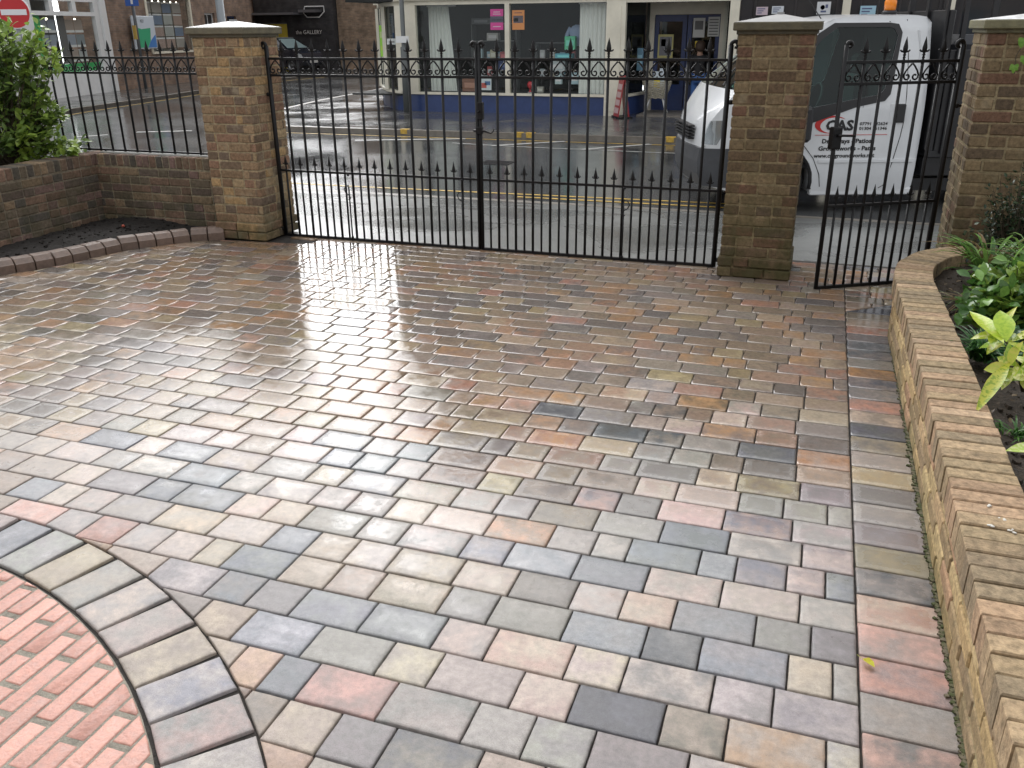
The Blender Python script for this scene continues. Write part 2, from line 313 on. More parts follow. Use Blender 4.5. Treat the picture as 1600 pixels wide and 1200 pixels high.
M_CAPT = mat('painted_cap_top', (.30, .30, .295), .5, mottle=.12, mscale=10, bump=.1)
M_IRON = mat('black_painted_iron', (.006, .006, .007), .42, 0, .32, mottle=.3, mscale=40, bump=.15, bscale=180)
M_SOIL = mat('dark_soil', (.014, .011, .009), .95, mottle=.7, mscale=60, bump=1, bscale=70)
M_SOIL2 = mat('bark_soil', (.032, .022, .014), .9, mottle=.8, mscale=70, bump=1, bscale=80)
M_ROAD = asphalt_mat('wet_road', (.085, .087, .088), .06, .22, .05, .45)
M_FOOT = asphalt_mat('wet_footway', (.085, .083, .08), .08, .3, .12, .8)
M_NEAR = asphalt_mat('near_footway', (.15, .153, .148), .16, .38, .3, .9)
M_KST = mat('kerbstone', (.20, .18, .155), .45, mottle=.25, mscale=6, bump=.2)
M_YEL = mat('yellow_line', (.62, .40, .07), .5, mottle=.35, mscale=12)
M_WHT = mat('white_line', (.5, .5, .48), .5, mottle=.35, mscale=9)
M_LEAF = leaf_mat('leaf', .35, .35)
M_LEAFG = leaf_mat('glossy_leaf', .25, .3)
M_STEM = mat('stem', (.07, .055, .035), .8)

# ------------------------------------------------------------------ block paving
PAL = {  # blend palettes of the concrete blocks
 'ch': ((.105, .108, .118), (.15, .148, .15)), 'gb': ((.185, .19, .205), (.23, .228, .232)), 'gr': ((.24, .225, .208), (.29, .265, .24)), 'bu': ((.37, .30, .235), (.31, .262, .215)),
 'ye': ((.33, .272, .18), (.27, .23, .17)), 'pk': ((.41, .235, .185), (.33, .23, .205)), 'or': ((.38, .24, .155), (.27, .205, .16)),
 'br': ((.25, .20, .16), (.20, .175, .15)), 'mv': ((.205, .185, .185), (.26, .225, .215)), 'pb': ((.385, .315, .275), (.345, .30, .275)), 'rc': ((.35, .205, .16), (.19, .175, .165))}
WT = [('ch', 15), ('gr', 7), ('bu', 16), ('ye', 5), ('pk', 3), ('or', 19), ('br', 26), ('mv', 6), ('rc', 4)]
def pick(rg=rnd):
    t = rg.random() * sum(w for _, w in WT)
    for k, w in WT:
        t -= w
        if t <= 0: return k
    return 'br'
def pcol(k, rg=rnd):
    a, b = PAL[k]; f = rg.uniform(.86, 1.16); j = lambda c: tuple(max(.01, x * f * rg.uniform(.96, 1.04)) for x in c)
    if rg.random() < .45:
        c_ = PAL[rg.choice(['ch', 'pb', 'bu', 'br', 'pk', 'mv'])][0]; b = tuple(.5 * x + .5 * y for x, y in zip(b, c_))
    else: g_ = rg.choice([.78, .9, 1.18]); b = tuple(x * g_ for x in b)
    return (j(a), j(b)) if rg.random() < .6 else (j(b), j(a))
def clip(poly, px, py, nx, ny):
    """keep the side of the line through (px,py) where (p-P).n >= 0"""
    o = []
    for i in range(len(poly)):
        a = poly[i]; b = poly[(i + 1) % len(poly)]
        da = (a[0] - px) * nx + (a[1] - py) * ny; db = (b[0] - px) * nx + (b[1] - py) * ny
        if da >= 0: o.append(a)
        if (da >= 0) != (db >= 0):
            t = da / (da - db); o.append((a[0] + t * (b[0] - a[0]), a[1] + t * (b[1] - a[1])))
    return o
def area(p): return .5 * sum(p[i][0] * p[(i + 1) % len(p)][1] - p[(i + 1) % len(p)][0] * p[i][1] for i in range(len(p)))
def inset(p, d):
    if area(p) < 0: p = p[::-1]
    q = list(p); n = len(p)
    for i in range(n):
        a = p[i]; b = p[(i + 1) % n]; L_ = math.hypot(b[0] - a[0], b[1] - a[1])
        if L_ < 1e-6: continue
        nx, ny = -(b[1] - a[1]) / L_, (b[0] - a[0]) / L_
        q = clip(q, a[0] + nx * d, a[1] + ny * d, nx, ny)
        if len(q) < 3: return []
    return q
def shrink_ring(p, d):
    """offset keeping vertex count (vertex along the bisector)"""
    n = len(p); o = []
    for i in range(n):
        a, b, c = Vector(p[i - 1]), Vector(p[i]), Vector(p[(i + 1) % n]); u = (b - a); w = (c - b)
        if u.length < 1e-6 or w.length < 1e-6: o.append(tuple(b)); continue
        u.normalize(); w.normalize(); n1 = Vector((-u.y, u.x)); n2 = Vector((-w.y, w.x)); bi = n1 + n2
        if bi.length < 1e-4: o.append(tuple(b)); continue
        bi.normalize(); k = d / max(.45, bi.dot(n1)); o.append((b.x + bi.x * k, b.y + bi.y * k))
    return o
def paver(mb, poly, z=0.0, cols=None, rg=rnd, gap=.0022, tilt=.0035, thick=.03, dome=.0005, rough=.0016):
    if len(poly) < 3: return
    p = inset(poly, gap)
    if len(p) < 3 or abs(area(p)) < 2.5e-4: return
    if area(p) < 0: p = p[::-1]
    # drop near-duplicate points
    q = [p[i] for i in range(len(p)) if math.hypot(p[i][0] - p[i - 1][0], p[i][1] - p[i - 1][1]) > .006]
    if len(q) < 3: return
    p = q; q0 = q; par = None
    if rough and math.hypot(p[0][0], p[0][1]) < 4.2:
        q = []; par = []
        for i in range(len(p)):
            a, b_ = p[i], p[(i + 1) % len(p)]; L_ = math.hypot(b_[0] - a[0], b_[1] - a[1]); m_ = max(1, int(L_ / .028))
            for k in range(m_):
                t = (k + (.25 if k else 0) * rg.uniform(-1, 1)) / m_; e = rg.uniform(0, rough) * (1.6 if k == 0 else 1)
                x, y = a[0] + (b_[0] - a[0]) * t, a[1] + (b_[1] - a[1]) * t; mx2, my2 = sum(v[0] for v in p) / len(p), sum(v[1] for v in p) / len(p); d_ = math.hypot(mx2 - x, my2 - y); q.append((x + (mx2 - x) / d_ * e, y + (my2 - y) / d_ * e)); par.append((i, max(0, t)))
        p = q
    n = len(p); cx = sum(a[0] for a in p) / n; cy = sum(a[1] for a in p) / n
    md = min(math.hypot(q0[i][0] - q0[i - 1][0], q0[i][1] - q0[i - 1][1]) for i in range(len(q0))); per = sum(math.hypot(p[i][0] - p[i - 1][0], p[i][1] - p[i - 1][1]) for i in range(n))
    rin = abs(area(p)) * 2 / per * .8; big = rin > .045 and md > .08
    fr_ = max(.3, min(1, 1.6 - cy / 4.5)); tilt *= fr_; dome *= fr_; tx, ty = rg.uniform(-tilt, tilt), rg.uniform(-tilt, tilt); dz = rg.uniform(-.0009, .0009)
    Z = lambda a, h: z + dz + h + (a[0] - cx) * tx + (a[1] - cy) * ty
    def ring(d):
        if not par: return shrink_ring(p, d)
        r0 = shrink_ring(q0, d); o = []
        for (i, t), v in zip(par, p):
            a_, b_ = r0[i], r0[(i + 1) % len(r0)]; x, y = a_[0] + (b_[0] - a_[0]) * t, a_[1] + (b_[1] - a_[1]) * t
            f_ = .5 if d < .005 else .15
            A_, B_ = q0[i], q0[(i + 1) % len(q0)]; ex, ey = v[0] - (A_[0] + (B_[0] - A_[0]) * t), v[1] - (A_[1] + (B_[1] - A_[1]) * t); o.append((x + ex * f_, y + ey * f_))
        return o
    rings = [(p, -thick), (p, -.0036), (ring(min(.0028, rin * .2)), -.0012 * fr_)]
    if big or (rin > .02 and md > .03): rings.append((ring(.010 if big else .006), -.0003 * fr_))
    if big: rings.append((ring(.034), dome * rg.uniform(-.3, 1)))
    V = []; F = []
    for rp, h in rings: V += [(a[0], a[1], Z(a, h)) for a in rp]
    vb0 = len(mb.v); wv = [0, 0, .05, .25, 1.0] if big else [0, 0, .1, .45, .8]
    for k in range(len(rings)):
        for i in range(n): mb.al[vb0 + k * n + i] = wv[k]
    for k in range(len(rings) - 1):
        for i in range(n): j = (i + 1) % n; F.append((k * n + i, k * n + j, (k + 1) * n + j, (k + 1) * n + i))
    F.append(tuple((len(rings) - 1) * n + i for i in range(n)))
    c = cols or pcol(pick(rg), rg)
    mb.mesh(V, F, c[0], c[1], 0, True)

BX = .277      # line between the field and the soldier border
CC = (-2.85, -.30); RI = 2.137; RO = 2.382
yrow = lambda k: 2.353 + .157 * k - .00028 * k * k * (1 if k > 0 else -.5)
KERB = [(-6.3, 3.9), (-5.95, 4.4), (-5.76, 4.77), (-5.56, 5.19), (-5.41, 5.73), (-5.09, 6.15), (-4.90, 6.28), (-4.4, 6.33)]
def left_x(y):
    for i in range(len(KERB) - 1):
        if KERB[i][1] <= y <= KERB[i + 1][1]:
            t = (y - KERB[i][1]) / (KERB[i + 1][1] - KERB[i][1]); return KERB[i][0] + t * (KERB[i + 1][0] - KERB[i][0])
    return -6.6 if y < 3.9 else -4.4
MANUAL = {-6: [(-0.628, 'bu'), (-0.874, 'ch'), (-1.036, 'mv')], -5: [(-0.131, 'gr'), (-0.374, 'mv'), (-0.537, 'gr'), (-0.7, 'gr'), (-0.945, 'gr'), (-1.194, 'pk'), (-1.318, 'gb')], -4: [(0.194, 'gr'), (-0.051, 'or'), (-0.216, 'br'), (-0.461, 'ch'), (-0.622, 'pb'), (-0.869, 'pb'), (-1.03, 'bu'), (-1.273, 'gr'), (-1.516, 'gb'), (-1.685, 'bu')], -3: [(0.056, 'mv'), (-0.105, 'mv'), (-0.352, 'pb'), (-0.514, 'bu'), (-0.758, 'bu'), (-0.924, 'pb'), (-1.169, 'gb'), (-1.413, 'gb'), (-1.577, 'mv'), (-1.736, 'gb'), (-1.981, 'mv')], -2: [(0.209, 'gr'), (0.087, 'bu'), (-0.16, 'gb'), (-0.324, 'ch'), (-0.567, 'gb'), (-0.807, 'gr'), (-0.974, 'gr'), (-1.214, 'bu'), (-1.378, 'bu'), (-1.784, 'gb'), (-1.905, 'bu'), (-2.074, 'pb'), (-2.241, 'pb'), (-2.409, 'pk'), (-2.573, 'gr'), (-2.821, 'pk')], -1: [(0.147, 'mv'), (-0.015, 'gr'), (-0.261, 'gb'), (-0.425, 'bu'), (-0.585, 'pb'), (-0.989, 'pb'), (-1.234, 'bu'), (-1.396, 'pb'), (-1.557, 'bu'), (-1.72, 'gb'), (-1.957, 'pb'), (-2.21, 'bu'), (-2.458, 'mv'), (-2.619, 'pb'), (-2.746, 'pb'), (-2.915, 'gb')], 0: [(0.109, 'gr'), (-0.134, 'pb'), (-0.378, 'pb'), (-0.621, 'gb'), (-0.865, 'gb'), (-1.028, 'gb'), (-1.269, 'pb'), (-1.434, 'gr'), (-1.676, 'gr'), (-1.834, 'bu'), (-1.995, 'pb'), (-2.25, 'gb'), (-2.414, 'gb'), (-2.66, 'mv'), (-2.827, 'pb'), (-3.074, 'pb')], 1: [(0.185, 'gb'), (0.062, 'pb'), (-0.103, 'gb'), (-0.226, 'gb'), (-0.472, 'gb'), (-0.594, 'gr'), (-0.755, 'gr'), (-0.993, 'or'), (-1.235, 'pb'), (-1.397, 'pb'), (-1.562, 'gr'), (-1.724, 'gr'), (-1.959, 'pb'), (-2.129, 'gr'), (-2.38, 'gb'), (-2.623, 'pb'), (-2.786, 'gr'), (-3.032, 'pb'), (-3.209, 'pb')], 2: [(0.106, 'mv'), (-0.143, 'gr'), (-0.382, 'gb'), (-0.626, 'gr'), (-0.871, 'br'), (-1.017, 'gr'), (-1.191, 'gr'), (-1.434, 'br'), (-1.678, 'gb'), (-1.835, 'bu'), (-2.077, 'gr'), (-2.329, 'pb'), (-2.576, 'gb'), (-2.735, 'pb'), (-2.994, 'gb')], 3: [(0.067, 'gr'), (-0.177, 'gb'), (-0.419, 'pb'), (-0.578, 'gr'), (-0.743, 'mv'), (-0.987, 'br'), (-1.144, 'ye'), (-1.389, 'br'), (-1.547, 'gr'), (-1.706, 'gb'), (-1.866, 'gb'), (-2.102, 'pb'), (-2.449, 'pb'), (-2.688, 'pb'), (-2.858, 'ye'), (-3.019, 'gr')], 4: [(0.188, 'gr'), (0.029, 'gr'), (-0.136, 'gr'), (-0.377, 'pb'), (-0.537, 'pb'), (-0.781, 'br'), (-0.945, 'br'), (-1.426, 'br'), (-1.578, 'gb'), (-1.744, 'gr'), (-1.985, 'gb'), (-2.146, 'pb')], 5: [(0.084, 'mv'), (-0.158, 'ye'), (-0.317, 'bu'), (-0.562, 'gr'), (-0.72, 'gr'), (-0.959, 'br')], 6: [(-0.281, 'br'), (-0.447, 'gr'), (-0.606, 'gr'), (-0.848, 'bu'), (-1.087, 'or')], 7: [(-0.183, 'ch'), (-0.423, 'gr'), (-0.588, 'ch'), (-0.823, 'ch')], 8: [(-0.122, 'br'), (-0.36, 'or'), (-0.527, 'pb'), (-0.679, 'pb'), (-0.931, 'gr'), (-1.158, 'ch')], 9: [(-0.173, 'br'), (-0.334, 'pb'), (-0.455, 'br'), (-0.61, 'br'), (-0.731, 'gr'), (-0.963, 'br'), (-1.132, 'or')], 10: [(-0.119, 'br'), (-0.276, 'pb'), (-0.517, 'or'), (-0.673, 'pb'), (-0.902, 'bu')], 11: [(-0.161, 'br'), (-0.32, 'br'), (-0.557, 'br'), (-0.799, 'pb')], 12: [(-0.252, 'bu'), (-0.489, 'br'), (-0.724, 'ye'), (-0.959, 'br'), (-1.124, 'pb')]}
mb = MB(); rg = random.Random(21)
prev_j = []
for k in range(-9, 31):
    y0, y1 = yrow(k), yrow(k + 1)
    if y0 > 7.05: break
    xs = BX; joints = []; blocks = []
    man = MANUAL.get(k)
    if man:
        for (xl, kk) in man:
            parts = max(1, round((xs - xl) / .2)) if xs - xl > .29 else 1; x_ = xs
            for q in range(parts):
                xn = xl if q == parts - 1 else x_ - (xs - xl) / parts * rg.uniform(.85, 1.15)
                blocks.append((xn, x_, kk if q == parts - 1 else None)); joints.append(xn); x_ = xn
            xs = xl
    first = not man
    xmin = left_x((y0 + y1) / 2) - .3
    while xs > xmin:
        for t in range(8):
            w = rg.choice([.164, .164, .164, .245, .245, .245, .123]) if not first else rg.choice([.07, .11, .164, .2, .245, .14])
            if all(abs(xs - w - j) > .03 for j in prev_j): break
        first = False
        blocks.append((xs - w, xs, None)); xs -= w; joints.append(xs)
    prev_j = joints
    for xa, xb, kk in blocks:
        wob = rg.uniform(-.0012, .0012)
        poly = [(xa, y0 + wob), (xb, y0 + wob), (xb, y1 + wob), (xa, y1 + wob)]
        cols = pcol(kk, rg) if kk else pcol(pick(rg), rg)
        if kk is None: cols = tuple(tuple(.66 * v + .34 * w_ for v, w_ in zip(c_, (.285, .225, .175))) for c_ in cols)
        cx, cy = (xa + xb) / 2, (y0 + y1) / 2
        # circle
        d = math.hypot(cx - CC[0], cy - CC[1])
        if d < RO + .3:
            far = max(math.hypot(a[0] - CC[0], a[1] - CC[1]) for a in poly)
            if far < RO + .01: continue
            ang_ = math.atan2(cy - CC[1], cx - CC[0]); nx, ny = math.cos(ang_), math.sin(ang_)
            poly = clip(poly, CC[0] + nx * RO, CC[1] + ny * RO, nx, ny)
            if len(poly) < 3: continue
        # left kerb
        for (ax, ay), (bx, by) in zip(KERB[:-1], KERB[1:]):
            if ay - .25 < cy < by + .25:
                L_ = math.hypot(bx - ax, by - ay); nx, ny = (by - ay) / L_, -(bx - ax) / L_
                if cx < max(ax, bx) + .4: poly = clip(poly, ax, ay, nx, ny)
                if len(poly) < 3: break
        if len(poly) < 3: continue
        if cy > 6.6: # only the strip through the garden gate goes past the big gate line
            if cx < -4.4: continue
            if cx < -.62: poly = clip(poly, 0, 6.635, 0, -1)
            elif cx < -.09 and cy > 6.35: continue
        if len(poly) < 3: continue
        paver(mb, poly, 0, cols, rg)
# extra field strip to the right of the border line, in front of the garden gate
for k in range(20, 31):
    y0, y1 = yrow(k), yrow(k + 1); xs = BX + .001
    if y0 > 7.0: break
    while xs < 1.0:
        w = rg.choice([.1645, .243]); lim = 5.85 + (xs + w / 2 - BX) * .75
        q_ = clip([(xs, y0), (xs + w, y0), (xs + w, y1), (xs, y1)], BX, 5.74, -.8, 1)
        if len(q_) > 2: paver(mb, q_, 0, None, rg)
        xs += w
# soldier border
MB_BORDER = {-6: 'rc', -5: 'ch', -4: 'ch', -3: 'rc', -2: 'mv', -1: 'pk', 0: 'pk', 1: 'bu', 2: 'ch', 3: 'ye', 4: 'mv', 5: 'gr', 6: 'gr', 7: 'ye', 8: 'pb', 9: 'bu', 10: 'ch', 11: 'bu', 12: 'pk', 13: 'mv', 14: 'ch', 15: 'or', 16: 'gr', 17: 'ch', 18: 'ch', 19: 'mv', 20: 'rc'}
yb = lambda k: 2.257 + .1578 * k - .0003 * k * abs(k)
for k in range(-8, 27):
    y0, y1 = yb(k), yb(k + 1)
    if y0 > 6.3: break
    poly = clip([(BX + .001, y0), (BX + (.246 if y0 < 5.2 else .42), y0 - .004), (BX + (.246 if y0 < 5.2 else .42), y1 - .004), (BX + .001, y1)], BX, 5.735, .8, -1)
    if len(poly) < 3: continue
    kk = MB_BORDER.get(k - 0)
    paver(mb, poly, 0, pcol(kk or pick(rg), rg), rg)
# soldier ring round the circle
RINGC = ['gr', 'mv', 'gb', 'bu', 'pb', 'pb', 'gr', 'ye', 'gr', 'gb', 'pb', 'gr', 'bu', 'gr', 'mv', 'gr']
n = int(2 * math.pi * RI / .163)
for i in range(n):
    a = 2 * math.pi * i / n + .012
    ca, sa = math.cos(a), math.sin(a); P = lambda r, t: (CC[0] + r * ca - t * sa, CC[1] + r * sa + t * ca)
    if P(RO, 0)[1] < .3: continue
    h = .0795; sk = .0; poly = [P(RI + .004, -h), P(RO - .003, -h), P(RO - .003, h), P(RI + .004, h)]
    kk = RINGC[int((a - math.radians(44)) / (2 * math.pi / n)) % len(RINGC)] if a > math.radians(40) else pick(rg)
    paver(mb, poly, 0, pcol(kk, rg), rg, gap=.001)
o = struct(mb.build('block_paving', M_PAV))
# bedding sand showing in the joints
mb = MB(); mb.face([(-8, -3, -.012), (1.2, -3, -.012), (1.2, 6.64, -.012), (-8, 6.64, -.012)]); mb.face([(-.1, 6.64, -.012), (1.0, 6.64, -.012), (1.0, 7.05, -.012), (-.1, 7.05, -.012)])
struct(mb.build('jointing_sand', M_SAND))
# clay brick infill of the circle
mb = MB(); mb.box(-5.2, -.6, -2.6, 2.2, -.03, -.0155)
# mortar disc
dv = [(CC[0] + (RI - .004) * math.cos(2 * math.pi * i / 96), CC[1] + (RI - .004) * math.sin(2 * math.pi * i / 96), -.0075) for i in range(96)]
mb = MB(); mb.face(dv); struct(mb.build('circle_mortar', M_MORT))
mb = MB(); xr = CC[0] + RI; i = 0
while xr > CC[0] - RI:
    ys = -1.0 + (.105 if i % 2 else 0) + rg.uniform(-.02, .02)
    while ys < 1.95:
        poly = [(xr - .0605, ys), (xr, ys), (xr, ys + .212), (xr - .0605, ys + .212)]
        mid = (xr - .03, ys + .1); d = math.hypot(mid[0] - CC[0], mid[1] - CC[1])
        if d < RI + .1:
            a = math.atan2(mid[1] - CC[1], mid[0] - CC[0])
            if d > RI - .2:
                for da in (-.05, 0, .05): poly = clip(poly, CC[0] + (RI - .007) * math.cos(a + da), CC[1] + (RI - .007) * math.sin(a + da), -math.cos(a + da), -math.sin(a + da)) if len(poly) > 2 else poly
            f = rg.uniform(.84, 1.12)
            if len(poly) > 2: paver(mb, poly, -.004 + rg.uniform(-.001, .001), ((.50 * f, .255 * f, .20 * f), (.43 * f, .24 * f, .20 * f)), rg, gap=.0005, tilt=.004)
        ys += .212 + .016
    xr -= .0655; i += 1
struct(mb.build('circle_brickwork', M_PINK))

# fallen leaf
mb = MB()
for s_ in (-1, 1): mb.mesh([(0, 0, .006), (.012, .012 * s_, .014), (.03, .010 * s_, .012), (.042, 0, .005)], [(0, 1, 2, 3)], (.55, .5, .03), (.6, .6, .05))
mb.tube([(0, 0, .006), (-.022, .004, .004)], .001, 4, (.5, .5, .1))
tag(mb.build('fallen_leaf', M_LEAF, loc=(.288, 2.225, .004), rot=-.7), 'small fallen yellow leaf lying on the joint of the paving border', 'leaf')

# ------------------------------------------------------------------ raised kerb of edging blocks
kb = thing('kerb_edging', 'low raised edging of brown kerb blocks between paving and soil bed', 'kerb edging', (-5.4, 5.7, 0))
pts = KERB[0:7]; cum = [0]
for a, b in zip(pts[:-1], pts[1:]): cum.append(cum[-1] + math.hypot(b[0] - a[0], b[1] - a[1]))
def along(s_):
    for i in range(len(cum) - 1):
        if s_ <= cum[i + 1]:
            t = (s_ - cum[i]) / (cum[i + 1] - cum[i]); a, b = pts[i], pts[i + 1]; return (a[0] + t * (b[0] - a[0]), a[1] + t * (b[1] - a[1])), math.atan2(b[1] - a[1], b[0] - a[0])
    return pts[-1], math.atan2(pts[-1][1] - pts[-2][1], pts[-1][0] - pts[-2][0])
s_ = .07
while s_ < cum[-1] - .02:
    (px, py), an = along(s_); an += rnd.uniform(-.03, .03); h = .067
    M_ = Matrix.Translation((px + 5.4, py - 5.7, 0)) @ Matrix.Rotation(an, 4, 'Z')
    # profile (across, up): vertical face, chamfer, flat top, back
    prof = [(0, -.02), (-.002, .058), (.006, .064), (.040, .094), (.050, .097), (.128, .097), (.134, .092), (.135, -.02)]
    dz = rnd.uniform(-.003, .003); V = []; hs_ = [(-h, .003), (-h + .004, 0), (h - .004, 0), (h, .003)]
    for t, ins in hs_:
        V += [tuple(M_ @ Vector((t, a + (ins if a < .06 else -ins), b_ - ins + dz))) for a, b_ in prof]
    n = len(prof); F = []
    for k in range(3):
        for i in range(n): j = (i + 1) % n; F.append((k * n + i, k * n + j, (k + 1) * n + j, (k + 1) * n + i))
    F += [tuple(range(n)), tuple(3 * n + i for i in range(n))[::-1]]
    f = rnd.uniform(.85, 1.1); mbk = MB(); mbk.mesh(V, [q[::-1] for q in F], (.165 * f, .115 * f, .09 * f)); mbk.build('kerb_block', M_KERB, kb)
    s_ += .143

# ------------------------------------------------------------------ brickwork helpers
PIL = [(.27, .185, .11), (.22, .14, .085), (.30, .21, .125), (.19, .135, .09), (.34, .25, .145), (.24, .145, .095), (.17, .125, .09), (.36, .24, .12)]
PILM = [(.15, .105, .062), (.125, .085, .052), (.17, .125, .072), (.11, .08, .052), (.19, .14, .08), (.14, .08, .052)]
def brick_run(mb, M_, length, z0, depth, pal, off, h=.065, L_=.215, jt=.010, jit=.002, heads=False, bev=.004):
    """one course along local +x, face at local y=0, going back to y=depth"""
    x = -off
    while x < length - .001:
        w = (.1025 if heads and rnd.random() < .45 else L_); a, b_ = max(0, x), min(length, x + w)
        if b_ - a > .02:
            c = rnd.choice(pal); f = rnd.uniform(.85, 1.15); c = tuple(v * f for v in c); j = rnd.uniform(-jit, jit)
            mb.box(a, b_, j, depth, z0 + rnd.uniform(-.001, .001), z0 + h + rnd.uniform(-.001, .001), c, None, 0, M_, bev)
        x += w + jt
def pillar(name, label, x0, x1, y0, y1, zt, pal, matb, mcol, plinth=True, apex=True, capcol=(.13, .115, .075), captop=True):
    t = thing(name, label, 'gate pillar', (x0, y0, 0), 0); W = x1 - x0; D = y1 - y0
    mb = MB(); nC = int(round(zt / .075))
    for c in range(nC):
        z = c * .075 + .005; e = .012 if (plinth and c < 2) else 0
        for M_, LL in ((Matrix.Translation((-e, -e, 0)), W + 2 * e), (Matrix.Translation((W + e, -e, 0)) @ Matrix.Rotation(math.pi / 2, 4, 'Z'), D + 2 * e),
                       (Matrix.Translation((W + e, D + e, 0)) @ Matrix.Rotation(math.pi, 4, 'Z'), W + 2 * e), (Matrix.Translation((-e, D + e, 0)) @ Matrix.Rotation(-math.pi / 2, 4, 'Z'), D + 2 * e)):
            alt = (c % 2 == 0)
            brick_run(mb, M_, LL, z, .1, pal, 0 if alt else .1125, heads=True, jit=.0025, bev=.006)
    mb.build('brickwork', matb, t)
    mc = MB(); mc.box(.0055, W - .0055, .0055, D - .0055, 0, zt, mcol); mc.build('mortar', matb, t)
    mc = MB(); o_ = .035
    mc.box(-o_ * .35, W + o_ * .35, -o_ * .35, D + o_ * .35, zt - .002, zt + .026, tuple(v * .75 for v in capcol), None, 0, None, .004)
    mc.box(-o_, W + o_, -o_, D + o_, zt + .022, zt + .075, capcol, None, 0, None, .006)
    mc.build('capstone', M_CAP, t)
    mt = MB(); zz = zt + .0755; A = [(-o_ + .006, -o_ + .006), (W + o_ - .006, -o_ + .006), (W + o_ - .006, D + o_ - .006), (-o_ + .006, D + o_ - .006)]; s2 = .022; cx, cy = W / 2, D / 2
    B = [(cx - s2, cy - s2), (cx + s2, cy - s2), (cx + s2, cy + s2), (cx - s2, cy + s2)]
    V = [(*p, zz) for p in A] + [(*p, zz + .047) for p in B] + [(*p, zz + .060) for p in B]
    F = [(0, 1, 5, 4), (1, 2, 6, 5), (2, 3, 7, 6), (3, 0, 4, 7), (4, 5, 9, 8), (5, 6, 10, 9), (6, 7, 11, 10), (7, 4, 8, 11), (8, 9, 10, 11)]
    mt.mesh(V, F, (.6, .6, .6)); mt.build('capping_slope', M_CAPT if captop else M_CAP, t)
    return t
P1 = pillar('brick_pillar', 'warm brown brick gate pillar at the left end of the iron gates, pale pyramid cap', -4.95, -4.46, 6.34, 6.83, 1.65, PIL, M_BR_L, (.33, .27, .17))
P2 = pillar('brick_pillar', 'darker mossy brick gate pillar between the big gates and the small garden gate', -.60, -.11, 6.36, 6.85, 1.65, PILM, M_BR_M, (.24, .19, .11), capcol=(.085, .075, .045))
P3 = pillar('brick_pillar', 'wide brick pillar with a vine at the right edge behind the planting bed', .885, 1.66, 6.30, 6.92, 1.65, PILM, M_BR_M, (.26, .21, .125), plinth=False, capcol=(.16, .15, .085), captop=False)

# ------------------------------------------------------------------ left planter walls
PLP = [(.18, .12, .085), (.22, .14, .10), (.14, .105, .085), (.25, .18, .115), (.11, .095, .08), (.20, .13, .11), (.16, .125, .09)]
def low_wall(name, label, origin, ang, length, zt, pal, matb, mcol, depth=.215, soldier=True, end=0):
    t = thing(name, label, 'garden wall', origin, ang); mb = MB(); n = int(round((zt - .11) / .075))
    for c in range(n): brick_run(mb, Matrix(), length, c * .075 + .005, .1, pal, .1125 * (c % 2), heads=True, jit=.003, bev=.005)
    for c in range(n): brick_run(mb, Matrix.Translation((length, depth, 0)) @ Matrix.Rotation(math.pi, 4, 'Z'), length, c * .075 + .005, .1, pal, .1125 * (c % 2), jit=.003, bev=.005)
    mb.build('brickwork', matb, t); mc = MB(); mc.box(.0, length, .007, depth - .007, -.05, n * .075 + .01, mcol); mc.build('mortar', matb, t)
    mb = MB(); x = 0
    while x < length - .03:
        c = rnd.choice(pal); f = rnd.uniform(.8, 1.15); mb.box(x, min(length, x + .066), rnd.uniform(-.003, .003), depth, n * .075 + .012, n * .075 + .012 + .103 + rnd.uniform(-.002, .002), tuple(v * f for v in c), None, 0, None, .006); x += .074
    mb.build('coping_bricks', matb, t)
    mc = MB(); mc.box(0, length, .006, depth - .006, n * .075 + .008, n * .075 + .108, mcol); mc.build('coping_mortar', matb, t)
    return t
low_wall('garden_wall', 'low dark brick wall below the iron railing, left of the gate pillar', (-6.64, 6.62, 0), 0, 1.69, .635, PLP, M_BR_P, (.30, .26, .18))
low_wall('garden_wall', 'low dark brick side wall under the green shrub at the left edge', (-6.45, 3.4, 0), math.pi / 2, 3.225, .635, PLP, M_BR_P, (.25, .21, .155), depth=-.215 + .43)
m = MB(); m.box(-6.45, -4.94, 6.70, 6.83, .6335, .652, bev=.005)
struct(m.build('wall_top_cement', mat('pale_cement', (.42, .42, .40), .7, mottle=.2, mscale=20)))
